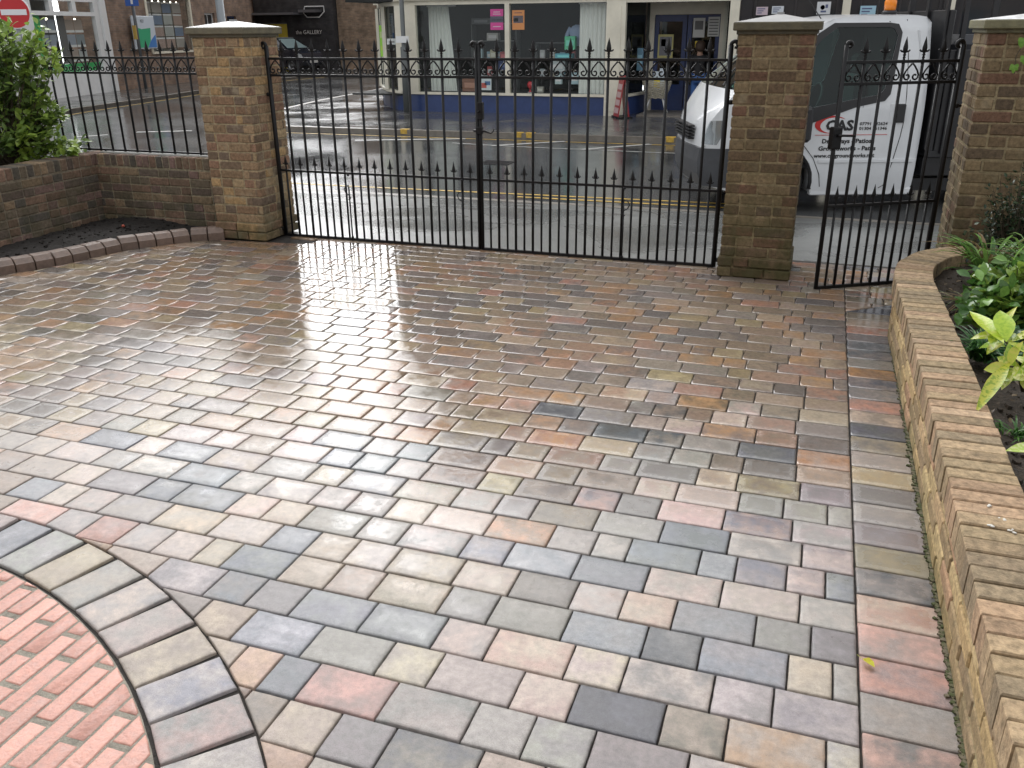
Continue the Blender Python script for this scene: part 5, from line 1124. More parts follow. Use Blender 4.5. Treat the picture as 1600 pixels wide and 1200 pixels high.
def shell(name, outl, toff, W, bulge, m, parent, nst=10, skip=None, holes=(), er=.035, zbase=0):
    """body: two flanks joined by a ribbon round the outline, softly rounded where they meet"""
    bm = bmesh.new(); n = len(outl); st = [0, .5 / nst] + [i / nst for i in range(1, nst)] + [1 - .5 / nst, 1]; rings = []
    for f in st:
        ring = []
        for s, z in outl:
            t = toff(s, z); y = t + (W - 2 * t) * f; b = bulge(s, z) * (1 - (2 * f - 1) ** 2); ring.append(bm.verts.new((s - b, y, z + (.02 if z > 1.9 else 0) * (1 - (2 * f - 1) ** 2))))
        rings.append(ring)
    for k in range(len(rings) - 1):
        for i in range(n):
            if skip and skip(i, st[k], st[k + 1]): continue
            j = (i + 1) % n; bm.faces.new((rings[k][i], rings[k][j], rings[k + 1][j], rings[k + 1][i])).smooth = True
    me = bpy.data.meshes.new(name); bmesh.ops.recalc_face_normals(bm, faces=bm.faces[:]); bm.to_mesh(me); bm.free(); me.materials.append(m)
    o = bpy.data.objects.new(name, me); COL.objects.link(o); o.parent = parent
    return o
def arc(cx, cz, r, a0, a1, n=10): return [(cx + r * math.cos(math.radians(a0 + (a1 - a0) * i / n)), cz + r * math.sin(math.radians(a0 + (a1 - a0) * i / n))) for i in range(n + 1)]
def densify(p, d=.1):
    o = []
    for i in range(len(p)):
        a, b = p[i], p[(i + 1) % len(p)]; L_ = math.hypot(b[0] - a[0], b[1] - a[1]); n = max(1, int(L_ / d))
        for k in range(n): o.append((a[0] + (b[0] - a[0]) * k / n, a[1] + (b[1] - a[1]) * k / n))
    return o
M_VAN = mat('white_van_paint', (.66, .68, .70), .28, mottle=.05, mscale=3, coat=.5)
M_PLAST = mat('black_plastic', (.018, .018, .02), .5, bump=.1, bscale=200)
M_BUMP = mat('grey_bumper_plastic', (.055, .058, .065), .5, mottle=.2, mscale=5)
M_TYRE = mat('tyre_rubber', (.014, .014, .014), .75, bump=.3, bscale=60)
M_RIM = mat('steel_rim', (.22, .23, .24), .4, 1)
M_VGL = glass('van_glass', (.50, .75, .70), .02, .03)
M_LAMPG = glass('lamp_glass', (.85, .88, .9), .05, .25)
M_TRIM = mat('cab_trim', (.03, .032, .035), .7)
def wheel(parent, s, t, z, r, w, side=-1):
    m = MB(); prof = [(r * .62, -w / 2), (r * .95, -w / 2), (r, -w / 2 + .03), (r, w / 2 - .03), (r * .95, w / 2), (r * .62, w / 2)]
    n = 28; V = []; F = []
    for rr, d in prof:
        for k in range(n): a = 2 * math.pi * k / n; V.append((rr * math.cos(a), d, rr * math.sin(a)))
    for i in range(len(prof) - 1):
        for k in range(n): F.append((i * n + k, i * n + (k + 1) % n, (i + 1) * n + (k + 1) % n, (i + 1) * n + k))
    m.mesh(V, F, sm=True); wh = thing('wheel', None, None, (s, t, z)); wh.parent = parent; m.build('tyre', M_TYRE, wh)
    m = MB(); prof = [(r * .63, side * w * .48), (r * .58, side * w * .40), (r * .5, side * w * .18), (r * .25, side * w * .12), (r * .2, side * w * .3), (.001, side * w * .32)]; V = []; F = []
    for rr, d in prof:
        for k in range(n): a = 2 * math.pi * k / n; V.append((rr * math.cos(a), d, rr * math.sin(a)))
    for i in range(len(prof) - 1):
        for k in range(n): F.append((i * n + k, i * n + (k + 1) % n, (i + 1) * n + (k + 1) % n, (i + 1) * n + k))
    m.mesh(V, F, sm=True); m.build('rim', M_RIM, wh); return wh
VW = 1.95
def vt(s, z):
    t = 0
    if z > 1.12: t += .13 * ((z - 1.12) / .95) ** 1.5
    if z > 2.04: t += .04
    if z < .45: t += .03 * (.45 - z) / .2
    if s < -.70: t += .30 * ((-.70 - s) / .52) ** 2.4
    if s > 1.08: t += .04 * ((s - 1.08) / .1) ** 2
    return t
VAN = thing('pickup_truck', 'white cab flatbed truck with firm lettering on its door parked at the kerb', 'truck', (-.06, 10.56, ZR), R(20))
wc_ = (-.40, .345); ra = .425
outl = [(-1.40, .30), (-1.47, .42), (-1.49, .56), (-1.46, .72), (-1.42, .86), (-1.36, 1.00), (-1.20, 1.155), (-1.08, 1.25), (-.95, 1.35), (-.10, 1.965), (.0, 2.03), (.12, 2.075), (.35, 2.10), (1.02, 2.10), (1.12, 2.085), (1.17, 2.03), (1.195, 1.5), (1.205, .8), (1.20, .30), (1.17, .245), (.03, .235)]
outl += arc(wc_[0], wc_[1] - .0, ra, -14, 194, 14)[0:] + [(-.83, .26), (-.95, .25)]
outl = nose(outl)
win = [(-.06, 1.17), (.66, 1.30), (.705, 1.36), (.80, 1.90), (.765, 1.965), (.70, 1.985), (.14, 1.985), (-.02, 1.87), (-.38, 1.44), (-.50, 1.28), (-.34, 1.17)]
sur = [(-.60, 1.05), (-.40, .98), (-.10, .99), (.42, 1.17), (.72, 1.23), (.775, 1.30), (.845, 1.93), (.80, 2.015), (.70, 2.03), (.10, 2.03), (-.06, 1.93), (-.45, 1.47), (-.72, 1.20)]
for sd_ in (1, -1):
    panel('door_panel' if sd_ > 0 else 'far_side_panel', outl, vt, 0, M_VAN, VAN, [win], .13, sd_, VW)
    panel('door_lining' if sd_ > 0 else 'far_side_lining', outl, lambda s, z: vt(s, z) + .035, 0, M_TRIM, VAN, [win], .2, sd_, VW)
    panel('window_surround', sur, vt, -.006, M_PLAST, VAN, [win], .15, sd_, VW)
    panel('side_window', win, vt, .004, M_VGL, VAN, (), .2, sd_, VW)
def vb(s, z):
    if s < -.9: return .07
    if s < .1: return .07 - .05 * (s + .9)
    return 0
wi = [i for i in range(len(outl)) if abs(outl[i][1] - 1.35) < 1e-6 and outl[i][0] < -.5][0]
shell('cab_shell', outl, vt, VW, vb, M_VAN, VAN, 10, skip=lambda i, a, b: i == wi and a >= .049 and b <= .951)
def winds(f, k):
    s = sm(-.95) + (-.10 - sm(-.95)) * k; z = 1.35 + .615 * k; t = vt(s, z); y = t + (VW - 2 * t) * f; return (s - vb(s, z) * (1 - (2 * f - 1) ** 2) , y, z + .004)
m = MB(); 
for i in range(18):
    for j in range(4): a, b = .05 + .9 * i / 18, .05 + .9 * (i + 1) / 18; c, d = j / 4, (j + 1) / 4; m.face([winds(a, c), winds(b, c), winds(b, d), winds(a, d)], sm=True)
m.build('windscreen', M_VGL, VAN)
for a, b in ((.25, .5), (.5, .78)):
    m = MB(); m.tube([winds(a, .02), winds((a + b) / 2 + .05, .25), winds(b, .5)], .01, 5); m.v = [(x - .02, y, z + .01) for x, y, z in m.v]; m.build('wiper', M_PLAST, VAN)
# bumper, grille, headlights
bl_ = [(-1.41, .29), (-1.50, .42), (-1.515, .56), (-1.485, .71), (-1.0, .73), (-.86, .62), (-.90, .29)]
bl_ = nose(bl_)
for sd_ in (1, -1): panel('bumper_corner', bl_, vt, -.012, M_BUMP, VAN, (), .08, sd_, VW)
m = MB()
for i in range(20):
    fa, fb = i / 20, (i + 1) / 20
    def bp_(f, s, z): t = vt(s, z) - .012; return (s - .07 * (1 - (2 * f - 1) ** 2), t + (VW - 2 * t) * f, z)
    pr = [(-1.38, .28), (-1.50, .42), (-1.515, .56), (-1.485, .71), (-1.40, .74)]
    pr = nose(pr)
    for (sa, za), (sb, zb) in zip(pr[:-1], pr[1:]): m.face([bp_(fa, sa, za), bp_(fb, sa, za), bp_(fb, sb, zb), bp_(fa, sb, zb)], sm=True)
m.build('bumper', M_BUMP, VAN)
lp = nose([(-1.475, .76), (-1.415, .93), (-1.36, 1.02), (-1.16, 1.03), (-1.14, .90), (-1.25, .76)])
for sd_ in (1, -1):
    hl = panel('headlight', lp, vt, -.006, M_LAMPG, VAN, (), .06, sd_, VW); panel('reflector', [(x * .99, z) for x, z in lp], vt, .0, mat('lamp_reflector', (.55, .57, .6), .2, .6), hl, (), .06, sd_, VW)
m = MB()
for i in range(5):
    z = .78 + i * .035; m.box(-1.31, -1.24, .55, 1.4, z, z + .018)
m.build('grille', M_PLAST, VAN)
# lettering
tw = lambda off: (lambda p: Vector((p.x, vt(p.x, p.z) + off, p.z)))
M_TXT = mat('black_lettering', (.012, .012, .014), .4); M_RED = mat('red_lettering', (.50, .02, .02), .4); M_GTX = mat('grey_lettering', (.36, .38, .40), .4)
def vtext(b, s, z, size, m_, bold=0, sx=1.0): text_mesh(b, size, Matrix.Translation((s, 0, z)) @ UP, m_, 'lettering', VAN, tw(-.0045), 0, bold, sx=sx)
vtext('CAS', .10, .925, .150, M_TXT, .006, 1.12)
vtext('07791 742624', .475, .975, .047, M_TXT, .001, 1.15); vtext('01304 361346', .475, .925, .047, M_TXT, .001, 1.15)
vtext('Driveways - Patios', .075, .785, .066, M_TXT, .0022, 1.12); vtext('Groundworks - Paths', .045, .705, .066, M_TXT, .0022, 1.12)
vtext('www.casgroundworks.net', .005, .628, .061, M_TXT, .0018, 1.06); vtext('TRANSIT', .15, 1.165, .058, M_GTX, .001, 1.6)
m = MB(); m.box(-.01, .80, 0, .001, .870, .876); m.v = [(x, vt(x, z) - .0045 + y, z) for x, y, z in m.v]; m.build('red_line', M_RED, VAN)
m = MB(); N_ = 26; P0 = []
for i in range(N_ + 1):
    a = R(38 + 245 * i / N_); w = .055 * math.sin(math.pi * min(1, i / N_ * 1.0) ** .8) + .002
    P0.append(((.16 + .185 * math.cos(a), .985 + .095 * math.sin(a)), (.16 + (.185 - w) * math.cos(a) + w * .25, .985 + (.095 - w * .42) * math.sin(a))))
for i in range(N_):
    (a, b), (c, d) = P0[i], P0[i + 1]; m.face([(q[0], vt(q[0], q[1]) - .0035, q[1]) for q in (a, c, d, b)])
m.build('red_swoosh', M_RED, VAN)
# door seams, moulding, handle
def seam(pts, nm='door_seam', r=.0045, mm=M_PLAST): m = MB(); m.tube([(s, vt(s, z) - .001, z) for s, z in densify(pts + pts[::-1][1:-1], .08)[:int(1e6)]] if False else [(s, vt(s, z) - .001, z) for s, z in pts], r, 5); m.build(nm, mm, VAN)
seam([(.905, 2.06), (.93, 1.7), (.955, 1.3), (.965, 1.02), (.95, .85), (.90, .55), (.85, .31), (.80, .28)])
seam([(-.62, .98), (-.30, .88), (-.13, .77), (.0, .62), (.09, .44), (.12, .30)])
seam([(1.02, 1.95), (1.06, 1.75), (1.07, 1.3)], 'pressing', .010, M_VAN)
m = MB(); 
for i in range(10): s = .06 + i * .109; m.box(s, s + .109, -.014, .004, .572, .602)
m.build('side_moulding', M_VAN, VAN)
m = MB(); m.box(.795, .955, -.003, .004, 1.0, 1.20, bev=.001); h_ = m.build('handle_recess', M_VAN, VAN); m = MB(); m.box(.86, .96, -.03, .0, 1.0, 1.20, bev=.012); m.build('door_handle', M_PLAST, VAN)
for (sa, sb) in ((.02, 1.2),):
    m = MB(); m.box(sa, sb, .03, .12, .20, .275, bev=.01); m.build('sill', M_VAN, VAN)
m = MB(); m.box(-.30, -.13, -.26, -.08, .82, 1.20, bev=.035); m.box(-.2, -.15, -.1, .03, 1.02, 1.10, bev=.01); m.build('wing_mirror', M_PLAST, VAN)
m = MB(); m.tube([a_ for a_ in [(wc_[0] + (ra - .005) * math.cos(R(q)), .05, wc_[1] + (ra - .005) * math.sin(R(q))) for q in range(-10, 191, 10)]], .03, 6); m.build('arch_liner', M_PLAST, VAN)
m = MB(); m.box(-.85, .03, .25, VW - .25, .3, .85, (.02, .02, .02)); m.build('engine_bay', M_PLAST, VAN)
wheel(VAN, wc_[0], .17, .335, .335, .22); wheel(VAN, wc_[0], VW - .17, .335, .335, .22, 1)
wheel(VAN, 2.75, .17, .335, .335, .22); wheel(VAN, 2.75, VW - .17, .335, .335, .22, 1)
m = MB()
for t in (.35, 1.2):
    m.box(.45, .95, t, t + .5, .62, .80, bev=.04); m.box(.85, 1.0, t, t + .5, .75, 1.45, bev=.05); m.box(.88, .98, t + .12, t + .38, 1.45, 1.68, bev=.04)
m.build('seats', M_TRIM, VAN)
m = MB(); m.box(1.08, 1.12, .2, VW - .2, .4, 2.0); m.box(.0, 1.1, .24, VW - .24, 2.02, 2.05); m.box(-.98, -.8, .4, VW - .4, .4, 1.0); m.build('cab_lining', M_TRIM, VAN)
m = MB(); m.box(-.85, -.15, .12, VW - .12, .95, 1.17, bev=.04); m.box(-.8, 1.15, .1, VW - .1, .5, .55); m.build('dashboard', M_TRIM, VAN)
m = MB(); m.tube([(.14 + .10 * math.sin(a) * .5, .6 + .19 * math.cos(a), 1.22 + .17 * math.sin(a)) for a in [2 * math.pi * i / 20 for i in range(20)]], .014, 6, closed=True); m.build('steering_wheel', M_TRIM, VAN)
m = MB(); m.tube([(.10, .5, 2.05), (-.15, .5, 2.35)], .006, 5); m.build('aerial', M_PLAST, VAN)
bc = thing('beacon', None, None, (.86, .55, 2.115)); bc.parent = VAN
m = MB(); m.lathe([(.075, 0), (.085, .02), (.07, .04)], 14); m.build('base', M_PLAST, bc); m = MB(); m.lathe([(.062, .04), (.065, .13), (.05, .17), (.02, .185)], 14); m.build('lens', mat('amber_lens', (.85, .25, .02), .25), bc)
# flatbed
M_BED = mat('black_bed_steel', (.012, .012, .014), .4, mottle=.4, mscale=5)
m = MB(); m.box(1.30, 1.36, .02, VW - .02, .68, 2.15, bev=.01)
for t in (.05, .5, .97, 1.45, 1.86): m.box(1.27, 1.30, t, t + .05, .7, 2.5)
m.build('headboard', M_BED, VAN)
m = MB(); m.box(1.36, 4.6, 0, .035, .68, 1.75, bev=.006); m.box(1.36, 4.6, VW - .035, VW, .68, 1.75, bev=.006); m.box(4.56, 4.6, .03, VW - .03, .68, 1.4); m.box(1.3, 4.6, .0, VW, .62, .69)
for s in (1.42, 1.72, 2.15, 2.8, 3.5, 4.2): m.box(s, s + .05, -.03, -.001, .66, 2.35); m.box(s, s + .05, VW + .001, VW + .03, .66, 2.35)
m.box(1.36, 4.5, -.03, .0, 2.3, 2.36); m.build('dropside_body', M_BED, VAN)
m = MB(); m.box(1.0, 4.5, .5, .6, .45, .6); m.box(1.0, 4.5, VW - .6, VW - .5, .45, .6); m.box(1.3, 2.1, .1, .4, .40, .6); m.box(-.9, 4.3, .28, VW - .28, .20, .34); m.build('chassis', M_BED, VAN)
m = MB(); m.box(1.5, 2.9, .2, .9, .7, 1.9, bev=.1); m.box(2.0, 3.6, 1.0, 1.7, .7, 1.6, bev=.1)
lo = m.build('tool_load', mat('dark_tarpaulin', (.02, .022, .028), .6, mottle=.4, mscale=4, bump=.6, bscale=5), None, loc=(0, 0, 0)); lo.matrix_world = Matrix.Translation((-.06, 10.56, ZR)) @ Matrix.Rotation(R(20), 4, 'Z'); tag(lo, 'dark covered load standing on the bed of the white truck', 'load')

# parked car at the end of the side street
CAR = thing('parked_car', 'dark blue hatchback parked nose out in front of the black gallery wall', 'car', (-26.0, 39.2, ZF), R(-14))
cw = 1.72
def ct(s, z):
    t = 0
    if z > .95: t += .26 * ((z - .95) / .6)
    if s > 1.3: t += .22 * ((s - 1.3) / .65) ** 2
    if s < -1.6: t += .15 * ((-1.6 - s) / .4) ** 2
    return t
co = [(-2.0, .35), (-2.0, .8), (-1.9, 1.0), (-1.55, 1.45), (-1.3, 1.53), (-.4, 1.57), (.1, 1.53), (.95, 1.06), (1.6, .96), (1.85, .85), (1.95, .65), (1.95, .35), (1.75, .25)]
co += arc(1.25, .30, .36, 0, 180, 8) + [(.8, .22), (-.8, .22)] + arc(-1.25, .30, .36, 0, 180, 8) + [(-1.8, .25)]
M_CARP = mat('dark_car_paint', (.018, .022, .035), .15, coat=1); cwn = [(-1.35, 1.03), (-1.15, 1.40), (-.4, 1.47), (.05, 1.44), (.72, 1.06)]
for sd_ in (1, -1):
    panel('side_panel', co, ct, 0, M_CARP, CAR, [], .2, sd_, cw); panel('side_window', cwn, ct, -.006, M_WIN, CAR, (), .3, sd_, cw)
    pnl = [(1.70, .70), (1.93, .66), (1.86, .82), (1.62, .90)]; panel('headlight', pnl, ct, -.008, mat('headlight_lens', (.5, .53, .55), .15), CAR, (), .08, sd_, cw)
shell('body', co, ct, cw, lambda s, z: 0, M_CARP, CAR, 8)
m = MB(); m.face([(.16, .36, 1.505), (.92, .19, 1.085), (.92, cw - .19, 1.085), (.16, cw - .36, 1.505)]); m.v = [(x + .012, y, z + .012) for x, y, z in m.v]; m.build('windscreen', mat('pale_reflecting_screen', (.25, .33, .34), .08), CAR)
m = MB(); m.box(-1.2, .1, .28, cw - .28, 1.555, 1.575); m.build('roof', mat('silver_roof', (.35, .37, .38), .25, coat=.5), CAR)
m = MB(); m.box(.62, .78, -.14, .02, 1.0, 1.12, bev=.02); m.build('wing_mirror', M_CARP, CAR)
for s in (-1.25, 1.25): wheel(CAR, s, .12, .31, .31, .2); wheel(CAR, s, cw - .12, .31, .31, .2, 1)
m = MB(); m.box(1.955, 1.97, .6, 1.12, .42, .53); m.build('number_plate', mat('number_plate', (.6, .6, .58), .5), CAR)

# ------------------------------------------------------------------ person going into the shop
def skin(name, verts, edges, radii, m, parent=None, root=0, sub=2):
    me = bpy.data.meshes.new(name); me.from_pydata(verts, edges, []); o = bpy.data.objects.new(name, me); COL.objects.link(o)
    md = o.modifiers.new('skin', 'SKIN'); md.use_smooth_shade = True; s2 = o.modifiers.new('sub', 'SUBSURF'); s2.levels = sub; s2.render_levels = sub
    for i, r in enumerate(radii): me.skin_vertices[0].data[i].radius = r if isinstance(r, tuple) else (r, r)
    me.skin_vertices[0].data[root].use_root = True
    me.materials.append(m)
    if parent: o.parent = parent
    return o
PE = thing('person', 'person in dark jacket and blue jeans with a shoulder bag at the shop door', 'person', (-2.86, 21.55, ZF), R(12))
k = .92
J = [(0, 0, .90), (0, -.01, 1.08), (0, 0, 1.30), (0, .01, 1.42), (0, .03, 1.50), (0, .035, 1.60),          # pelvis..head
     (.09, 0, .87), (.11, .06, .48), (.11, -.02, .08), (.11, .12, .04),                                     # right leg (front)
     (-.09, 0, .87), (-.10, -.06, .48), (-.10, -.20, .11), (-.10, -.09, .05),
     (.18, 0, 1.36), (.23, .02, 1.10), (.20, .16, .92), (.19, .22, .87), (-.18, 0, 1.36), (-.24, .0, 1.10), (-.22, .10, .90), (-.21, .14, .84)]
E_ = [(0, 1), (1, 2), (2, 3), (3, 4), (4, 5), (0, 6), (6, 7), (7, 8), (8, 9), (0, 10), (10, 11), (11, 12), (12, 13), (2, 14), (14, 15), (15, 16), (16, 17), (2, 18), (18, 19), (19, 20), (20, 21)]
RR = [.13, .12, (.16, .11), .06, .055, .10, .085, .055, .04, .035, .085, .055, .04, .035, .05, .042, .03, .028, .05, .042, .03, .028]
sc_ = lambda L: [(x * k, y * k, z * k) for x, y, z in L]
skin('body', sc_(J), E_, [tuple(q * k for q in r) if isinstance(r, tuple) else r * k for r in RR], mat('skin_tone', (.42, .25, .18), .5), PE)
ji = [1, 2, 3, 14, 15, 16, 18, 19, 20, 0]; jm = {v: i for i, v in enumerate(ji)}
skin('jacket', sc_([J[i] for i in ji]), [(jm[a], jm[b]) for a, b in [(1, 2), (2, 3), (2, 14), (14, 15), (15, 16), (2, 18), (18, 19), (19, 20), (0, 1)]], [v * k for v in (.15, .175, .085, .075, .062, .05, .075, .062, .05, .155)], mat('black_jacket', (.015, .015, .018), .7), PE)
li = [0, 6, 7, 8, 10, 11, 12]; lm = {v: i for i, v in enumerate(li)}
skin('jeans', sc_([J[i] for i in li]), [(lm[a], lm[b]) for a, b in [(0, 6), (6, 7), (7, 8), (0, 10), (10, 11), (11, 12)]], [v * k for v in (.15, .105, .078, .066, .105, .078, .066)], mat('blue_denim', (.045, .12, .33), .8, mottle=.25, mscale=12), PE)
for i, s in ((8, 1), (12, -1)):
    x, y, z = [v * k for v in J[i]]; skin('shoe', [(x, y - .03, .05 + (.05 if s < 0 else 0)), (x, y + .06, .04 + (.02 if s < 0 else 0)), (x, y + .15, .03)], [(0, 1), (1, 2)], [.05, .048, .035], mat('dark_shoe', (.02, .018, .018), .5), PE)
m = MB(); m.lathe([(.02, 1.37), (.095, 1.39), (.118, 1.46), (.115, 1.53), (.08, 1.59), (.02, 1.61)], 12, (0, 0), sy=1.05); m.v = [(x, y + .012 - (.0 if z > 1.5 else .02), z) for x, y, z in m.v]; m.build('hair', mat('brown_hair', (.05, .03, .02), .7), PE)
m = MB()
for s in (-1, 1):
    for i in range(5):
        x, y, z = [v * k for v in (J[17] if s > 0 else J[21])]; m.tube([(x + (i - 2) * .013, y, z - .01), (x + (i - 2) * .015, y + .03, z - .035), (x + (i - 2) * .013, y + .035, z - .065 + abs(i - 2) * .008)], .007, 5)
m.build('fingers', bpy.data.materials['skin_tone'], PE)
bgx = thing('shoulder_bag', 'grey patterned shoulder bag hanging at the side of the person at the shop door', 'bag', (-3.12, 21.5, ZF + .72), R(12))
m = MB(); m.box(-.06, .06, -.16, .16, 0, .30, bev=.03); m.build('bag_body', mat('patterned_cloth', (.28, .28, .30), .8, mottle=.7, mscale=18), bgx); m = MB(); m.tube([(0, -.12, .28), (.05, -.08, .45), (.10, -.02, .53), (.12, .05, .52), (.04, .1, .42), (0, .12, .28)], .01, 5); m.build('strap', M_TRIM, bgx)

# ------------------------------------------------------------------ plants
def leaf(mb, b, d, L_, w, nrm=None, fold=.25, curl=.4, c=(.1, .2, .04), c2=None, seg=4, lob=False):
    b = Vector(b); d = Vector(d).normalized(); nrm = (Vector(nrm) if nrm else Vector((0, 0, 1))); sdv = d.cross(nrm)
    if sdv.length < .05: sdv = d.orthogonal()
    sdv.normalize(); up_ = sdv.cross(d).normalized(); V = []; F = []
    prof = [0, .62, 1.0, .72, 0] if seg == 4 else [0, .5, .85, 1, .85, .5, 0]
    n = len(prof)
    for i, p in enumerate(prof):
        t = i / (n - 1); c0 = b + d * L_ * (t - .12 * t * t * abs(curl)) - up_ * L_ * curl * t * t * .5; ww = w * .5 * p
        V += [tuple(c0), tuple(c0 + sdv * ww + up_ * ww * fold), tuple(c0 - sdv * ww + up_ * ww * fold)]
    for i in range(n - 1): a = i * 3; F += [(a, a + 1, a + 4, a + 3), (a, a + 3, a + 5, a + 2)]
    mb.mesh(V, F, c, c2 or c, 0, True)
def rdir(rg, zmin=-.3, zmax=1):
    while True:
        v = Vector((rg.uniform(-1, 1), rg.uniform(-1, 1), rg.uniform(zmin, zmax)))
        if .1 < v.length < 1: return v.normalized()
rg = random.Random(11)
SB = thing('shrub', 'bushy light green shrub spilling over the low side wall at the left edge', 'shrub', (-7.05, 6.25, .45))
mb = MB(); st = MB(); base = Vector((0, 0, 0)); tips = []
blobs = [((-.15, -.05, .55), (.5, .42, .5), 34), ((.0, .12, .95), (.40, .25, .33), 20), ((.30, .22, 1.12), (.26, .14, .16), 14), ((.30, .20, .62), (.2, .14, .25), 10), ((.25, .05, .35), (.30, .25, .20), 16), ((-.5, -.1, .8), (.5, .4, .5), 22), ((.48, .20, .26), (.18, .14, .10), 10), ((.42, .24, .55), (.14, .12, .16), 6), ((-.1, .1, 1.15), (.35, .2, .15), 12), ((.30, .25, 1.30), (.16, .1, .12), 7), ((.05, .15, 1.30), (.25, .12, .10), 7), ((.05, -.5, .35), (.40, .5, .2), 14), ((.15, .2, .7), (.33, .2, .3), 16)]
for c, r, nb in blobs:
    for i in range(nb):
        v = rdir(rg, -1, 1) * rg.random() ** .4; tip = Vector((c[0] + v.x * r[0], c[1] + v.y * r[1], c[2] + v.z * r[2])); b0 = Vector((rg.uniform(-.15, .1), rg.uniform(-.1, .1), 0)); mid = (b0 + tip) / 2 + Vector((0, 0, .08))
        pts_ = [b0, mid, tip]; st.tube(pts_, [.007, .004, .0018], 4, (.10, .08, .05)); out_ = (tip - mid).normalized(); lc = rg.random()
        for j in range(22):
            t = rg.random() ** .7; p = mid.lerp(tip, t) + Vector((rg.gauss(0, .028), rg.gauss(0, .028), rg.gauss(0, .028)))
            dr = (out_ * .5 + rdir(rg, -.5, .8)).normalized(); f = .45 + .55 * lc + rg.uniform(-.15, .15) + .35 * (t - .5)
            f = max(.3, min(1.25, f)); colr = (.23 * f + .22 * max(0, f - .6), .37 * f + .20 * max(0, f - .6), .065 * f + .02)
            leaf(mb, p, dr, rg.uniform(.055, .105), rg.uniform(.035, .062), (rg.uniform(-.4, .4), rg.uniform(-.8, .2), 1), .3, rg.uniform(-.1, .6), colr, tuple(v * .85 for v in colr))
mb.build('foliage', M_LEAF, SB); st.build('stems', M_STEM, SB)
soil('soil', None, [(-12, 2.5), (-6.64, 2.5), (-6.64, 6.62), (-12, 6.62)], .48, .02, M_SOIL2, .15, 8, .2)

# spotted laurel
rg = random.Random(5)
AU = thing('spotted_laurel', 'yellow and green spotted laurel leaning over the brick coping on the right', 'plant', (.92, 3.85, .28))
mb = MB(); st = MB(); A0 = Vector((.92, 3.85, .28))
YG = [(.42, .52, .05), (.36, .46, .05), (.52, .60, .09), (.30, .44, .05)]; Y2 = [(.60, .60, .12), (.20, .34, .03), (.62, .64, .25)]
whorls = [((.80, 3.93, .50), 9, .13, (-.5, -.25, .75)), ((.80, 3.62, .46), 9, .12, (-.6, -.5, .2)), ((.90, 3.60, .50), 10, .13, (0, -.4, .8)), ((.97, 3.85, .55), 9, .13, (.2, 0, 1)), ((.98, 3.45, .44), 9, .12, (.1, -.6, .5)), ((1.08, 3.65, .50), 9, .13, (.5, -.2, .8))]
for c, n_, L_, d in whorls:
    c = Vector(c) - A0; d = Vector(d).normalized(); st.tube([(0, 0, 0), tuple(c * .5 + Vector((0, 0, .05))), tuple(c)], [.008, .006, .004], 6, (.12, .16, .06))
    a0 = rg.random() * 6; u = d.orthogonal().normalized(); w = d.cross(u)
    for i in range(n_):
        a = a0 + i * 2.4; o_ = u * math.cos(a) + w * math.sin(a); dr = (o_ * .9 + d * (.65 - .06 * i)).normalized()
        leaf(mb, c - d * .012 * i, dr, L_ * rg.uniform(.75, 1.15), L_ * rg.uniform(.32, .42), d, .3, rg.uniform(.3, .9), rg.choice(YG), rg.choice(Y2), 6)
def wleaf(b, t_, w, c, c2, mbx, O, nrm=(0, -.3, 1), curl=.3):
    b = Vector(b); t_ = Vector(t_); leaf(mbx, b - O, t_ - b, (t_ - b).length, w, nrm, .3, curl, c, c2, 6)
wleaf((.80, 3.78, .50), (.70, 4.08, .555), .075, (.42, .56, .05), (.55, .62, .12), mb, A0, curl=.1)
wleaf((.81, 3.80, .50), (.80, 3.98, .60), .085, (.40, .54, .04), (.30, .46, .03), mb, A0, curl=.2)
wleaf((.80, 3.62, .48), (.655, 3.30, .42), .055, (.44, .46, .06), (.22, .32, .03), mb, A0, curl=.35)
wleaf((.84, 3.0, .40), (.685, 2.90, .43), .055, (.45, .60, .12), (.62, .68, .30), mb, A0, curl=.15)
wleaf((.86, 2.98, .40), (.76, 2.78, .40), .05, (.10, .25, .03), (.2, .35, .05), mb, A0)
mb.build('foliage', M_LEAFG, AU); st.build('stems', M_STEM, AU)
def clump(name, label, cat, loc, n, hgt, spread, w, cols, seed, lean=(0, 0), droop=.8):
    rg = random.Random(seed); t = thing(name, label, cat, loc); mb = MB()
    for i in range(n):
        a = rg.random() * 6.283; L_ = hgt * rg.uniform(.55, 1.15); out_ = Vector((math.cos(a) + lean[0], math.sin(a) + lean[1], 0)) * spread * rg.uniform(.3, 1.1); P_ = []; c = rg.choice(cols); ns = 7; b = Vector((rg.gauss(0, .02), rg.gauss(0, .02), 0))
        for s in range(ns + 1):
            u = s / ns; P_.append(b + out_ * u ** 1.4 + Vector((0, 0, L_ * (u - droop * .62 * u ** 2.6))))
        V = []; F = []; side = Vector((-out_.y, out_.x, 0)).normalized() if out_.length > .001 else Vector((1, 0, 0))
        for s, p in enumerate(P_):
            ww = w * .5 * (1 - (s / ns) ** 3) * (.5 + min(1, s / 2) * .5) + .0004; V += [tuple(p - side * ww + Vector((0, 0, ww * .5))), tuple(p), tuple(p + side * ww + Vector((0, 0, ww * .5)))]
        for s in range(ns): a_ = s * 3; F += [(a_, a_ + 1, a_ + 4, a_ + 3), (a_ + 1, a_ + 2, a_ + 5, a_ + 4)]
        mb.mesh(V, F, c, None, 0, True)
    mb.build('leaves', M_LEAFG, t); return t
GRN = [(.09, .19, .04), (.14, .27, .06), (.06, .14, .03), (.20, .34, .08)]
clump('strap_leaf_plant', 'clump of arching strap leaves at the far corner of the bed below the pillar', 'plant', (1.00, 5.52, .27), 90, .50, .36, .024, GRN + [(.22, .15, .07)], 3)
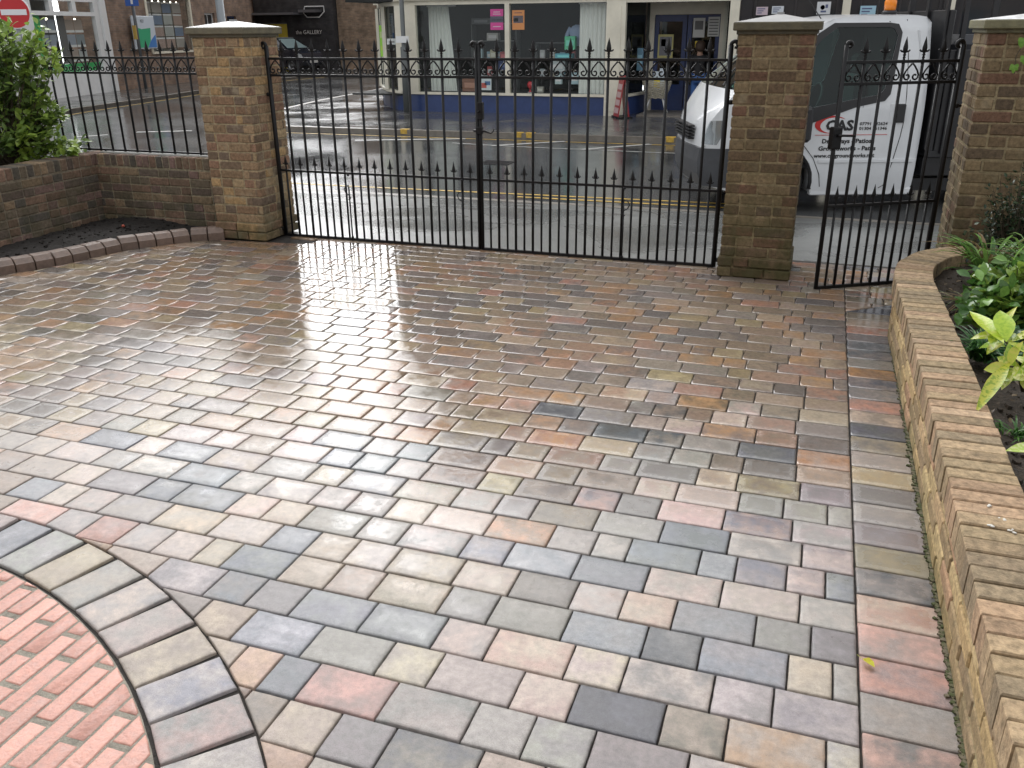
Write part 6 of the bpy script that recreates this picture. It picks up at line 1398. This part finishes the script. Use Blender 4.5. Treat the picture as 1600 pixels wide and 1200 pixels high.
clump('strap_leaf_plant', 'tall strap leaved clump at the right picture edge beyond the yellow laurel', 'plant', (1.22, 5.35, .27), 70, .62, .34, .026, GRN + [(.16, .10, .05)], 31)
clump('dry_grass', 'thin brown and straw stems lying over the dark soil of the right bed', 'grass', (.86, 5.15, .27), 50, .12, .36, .006, [(.30, .22, .12), (.22, .15, .08), (.16, .2, .07)], 6, droop=1.4)
clump('grass_tuft', 'dark fine leaved tuft behind the spotted laurel near the coping', 'plant', (.81, 4.22, .27), 120, .20, .19, .011, [(.04, .12, .03), (.07, .17, .04), (.03, .09, .03)], 9)
clump('grass_tuft', 'small low tuft of narrow green blades below the spotted laurel', 'plant', (.82, 3.35, .27), 30, .12, .12, .008, [(.05, .14, .03), (.09, .2, .04)], 19)
def bush(name, label, loc, r, n, ll, cols, seed, glossy=True, zr=(0, 1)):
    rg = random.Random(seed); t = thing(name, label, 'plant', loc); mb = MB(); st = MB()
    for i in range(n):
        v = rdir(rg, 0, 1) * rg.random() ** .35; tip = Vector((v.x * r[0], v.y * r[1], zr[0] + v.z * r[2])); st.tube([(rg.gauss(0, .02), rg.gauss(0, .02), 0), tuple(tip * .5 + Vector((0, 0, .03))), tuple(tip)], [.004, .003, .0015], 4, (.08, .06, .04)); c = rg.choice(cols)
        for j in range(13):
            p = tip * rg.uniform(.55, 1.0) + Vector((rg.gauss(0, .022), rg.gauss(0, .022), rg.gauss(0, .022))); f = rg.uniform(.7, 1.25); cc = tuple(x * f for x in c)
            leaf(mb, p, (v * .5 + rdir(rg, -.4, .8)), ll * rg.uniform(.7, 1.2), ll * rg.uniform(.45, .6), (rg.uniform(-.5, .5), rg.uniform(-.7, .3), 1), .25, rg.uniform(0, .6), cc, tuple(x * .8 for x in cc))
    mb.build('foliage', M_LEAFG if glossy else M_LEAF, t); st.build('stems', M_STEM, t); return t
bush('small_leaved_shrub', 'dark small leaved shrub growing against the pillar at the right edge', (1.17, 5.97, .27), (.28, .18, .70), 150, .036, [(.03, .055, .025), (.05, .08, .035), (.10, .13, .08), (.02, .04, .02)], 41)
bush('leafy_plant', 'mid green leafy plant in the right bed between the strap leaves and the laurel', (1.03, 4.85, .27), (.28, .36, .36), 95, .085, [(.09, .20, .04), (.16, .30, .06), (.06, .15, .03), (.24, .36, .06)], 43)
bush('leafy_plant', 'low bluish green ground plant beside the coping under the laurel leaves', (.99, 4.3, .27), (.22, .24, .16), 46, .055, [(.05, .14, .05), (.08, .2, .06)], 47)
bush('ground_plant', 'small dark green plants at the lower right corner of the bed', (.90, 2.78, .27), (.16, .2, .10), 18, .04, [(.05, .13, .03), (.08, .18, .04)], 51)
# vine on the right pillar
vn = thing('vine', 'few bright green lobed vine leaves hanging on the right pillar below its cap', 'vine', (1.05, 6.27, 1.4))
mb = MB(); st = MB(); rg = random.Random(2)
st.tube([(.25, 0, .36), (.12, -.01, .27), (.04, -.015, .22), (.0, -.02, .12), (.01, -.02, .02)], .003, 5, (.15, .2, .05))
for (x, z, s) in ((.02, .22, .06), (.09, .26, .07), (.0, .07, .05), (.045, .12, .05), (.15, .3, .06), (.12, .2, .05), (.2, .24, .07)):
    for a in (-70, -35, 0, 35, 70): an_ = R(-90 + a + rg.uniform(-8, 8)); leaf(mb, (x, -.03, z), (math.cos(an_), -.25, math.sin(an_)), s * (1 - abs(a) / 160), s * .5, (0, -1, .2), .1, .2, (.16, .36, .04), (.22, .42, .06))
mb.build('foliage', M_LEAF, vn); st.build('stem', M_STEM, vn)
# leaf litter on the right bed, bird droppings on the coping
mb = MB(); rg = random.Random(77)
for i in range(260):
    x, y = rg.uniform(.72, 1.5), rg.uniform(1.5, 5.9); leaf(mb, (x, y, .30 + rg.uniform(0, .02)), (rg.uniform(-1, 1), rg.uniform(-1, 1), rg.uniform(-.1, .2)), rg.uniform(.02, .05), rg.uniform(.01, .025), None, .2, .3, rg.choice([(.12, .08, .04), (.07, .045, .025), (.2, .14, .08), (.05, .04, .03)]))
tag(mb.build('leaf_litter', M_LEAF), 'dry brown leaf litter scattered over the soil of the right bed', 'leaf litter', kind='stuff')
rg = random.Random(13); M_DROP = mat('bird_dropping', (.62, .6, .55), .7)
for (x, y) in ((.60, 2.58), (.625, 2.51), (.59, 2.46), (.64, 2.45)):
    m = MB()
    for q in range(4): m.lathe([(rg.uniform(.003, .007), 0), (.002, .002)], 7, (rg.gauss(0, .005), rg.gauss(0, .004)))
    tag(m.build('bird_dropping', M_DROP, loc=(x, y, .3755)), 'small white bird dropping on the brick coping at the right', 'dropping', 'white droppings on the coping')

# ------------------------------------------------------------------ unseen house added behind the viewer to darken the window reflections
HS = thing('house', 'unseen brick house added behind the driveway to darken window reflections', 'house', (-9, -9, 0))
hw = [(1.5 + 3.2 * i, 2.9 + 3.2 * i, z, z + 1.5) for i in range(5) for z in (.9, 3.9)]
m = MB(); facade(m, 0, 18, 0, 6.4, [(18 - b, 18 - a, c, d) for a, b, c, d in hw]); m.v = [(18 - x, -y, z) for x, y, z in m.v]; m.build('wall', M_BRA, HS)
m = MB(); m.face([(-.3, .3, 6.4), (18.3, .3, 6.4), (18.3, -4, 9), (-.3, -4, 9)]); m.build('roof', M_ROOF, HS)
for a, b, c, d in hw:
    w_ = sash(HS, a, b, c, d, M_WPNT, M_WIN, -.15)
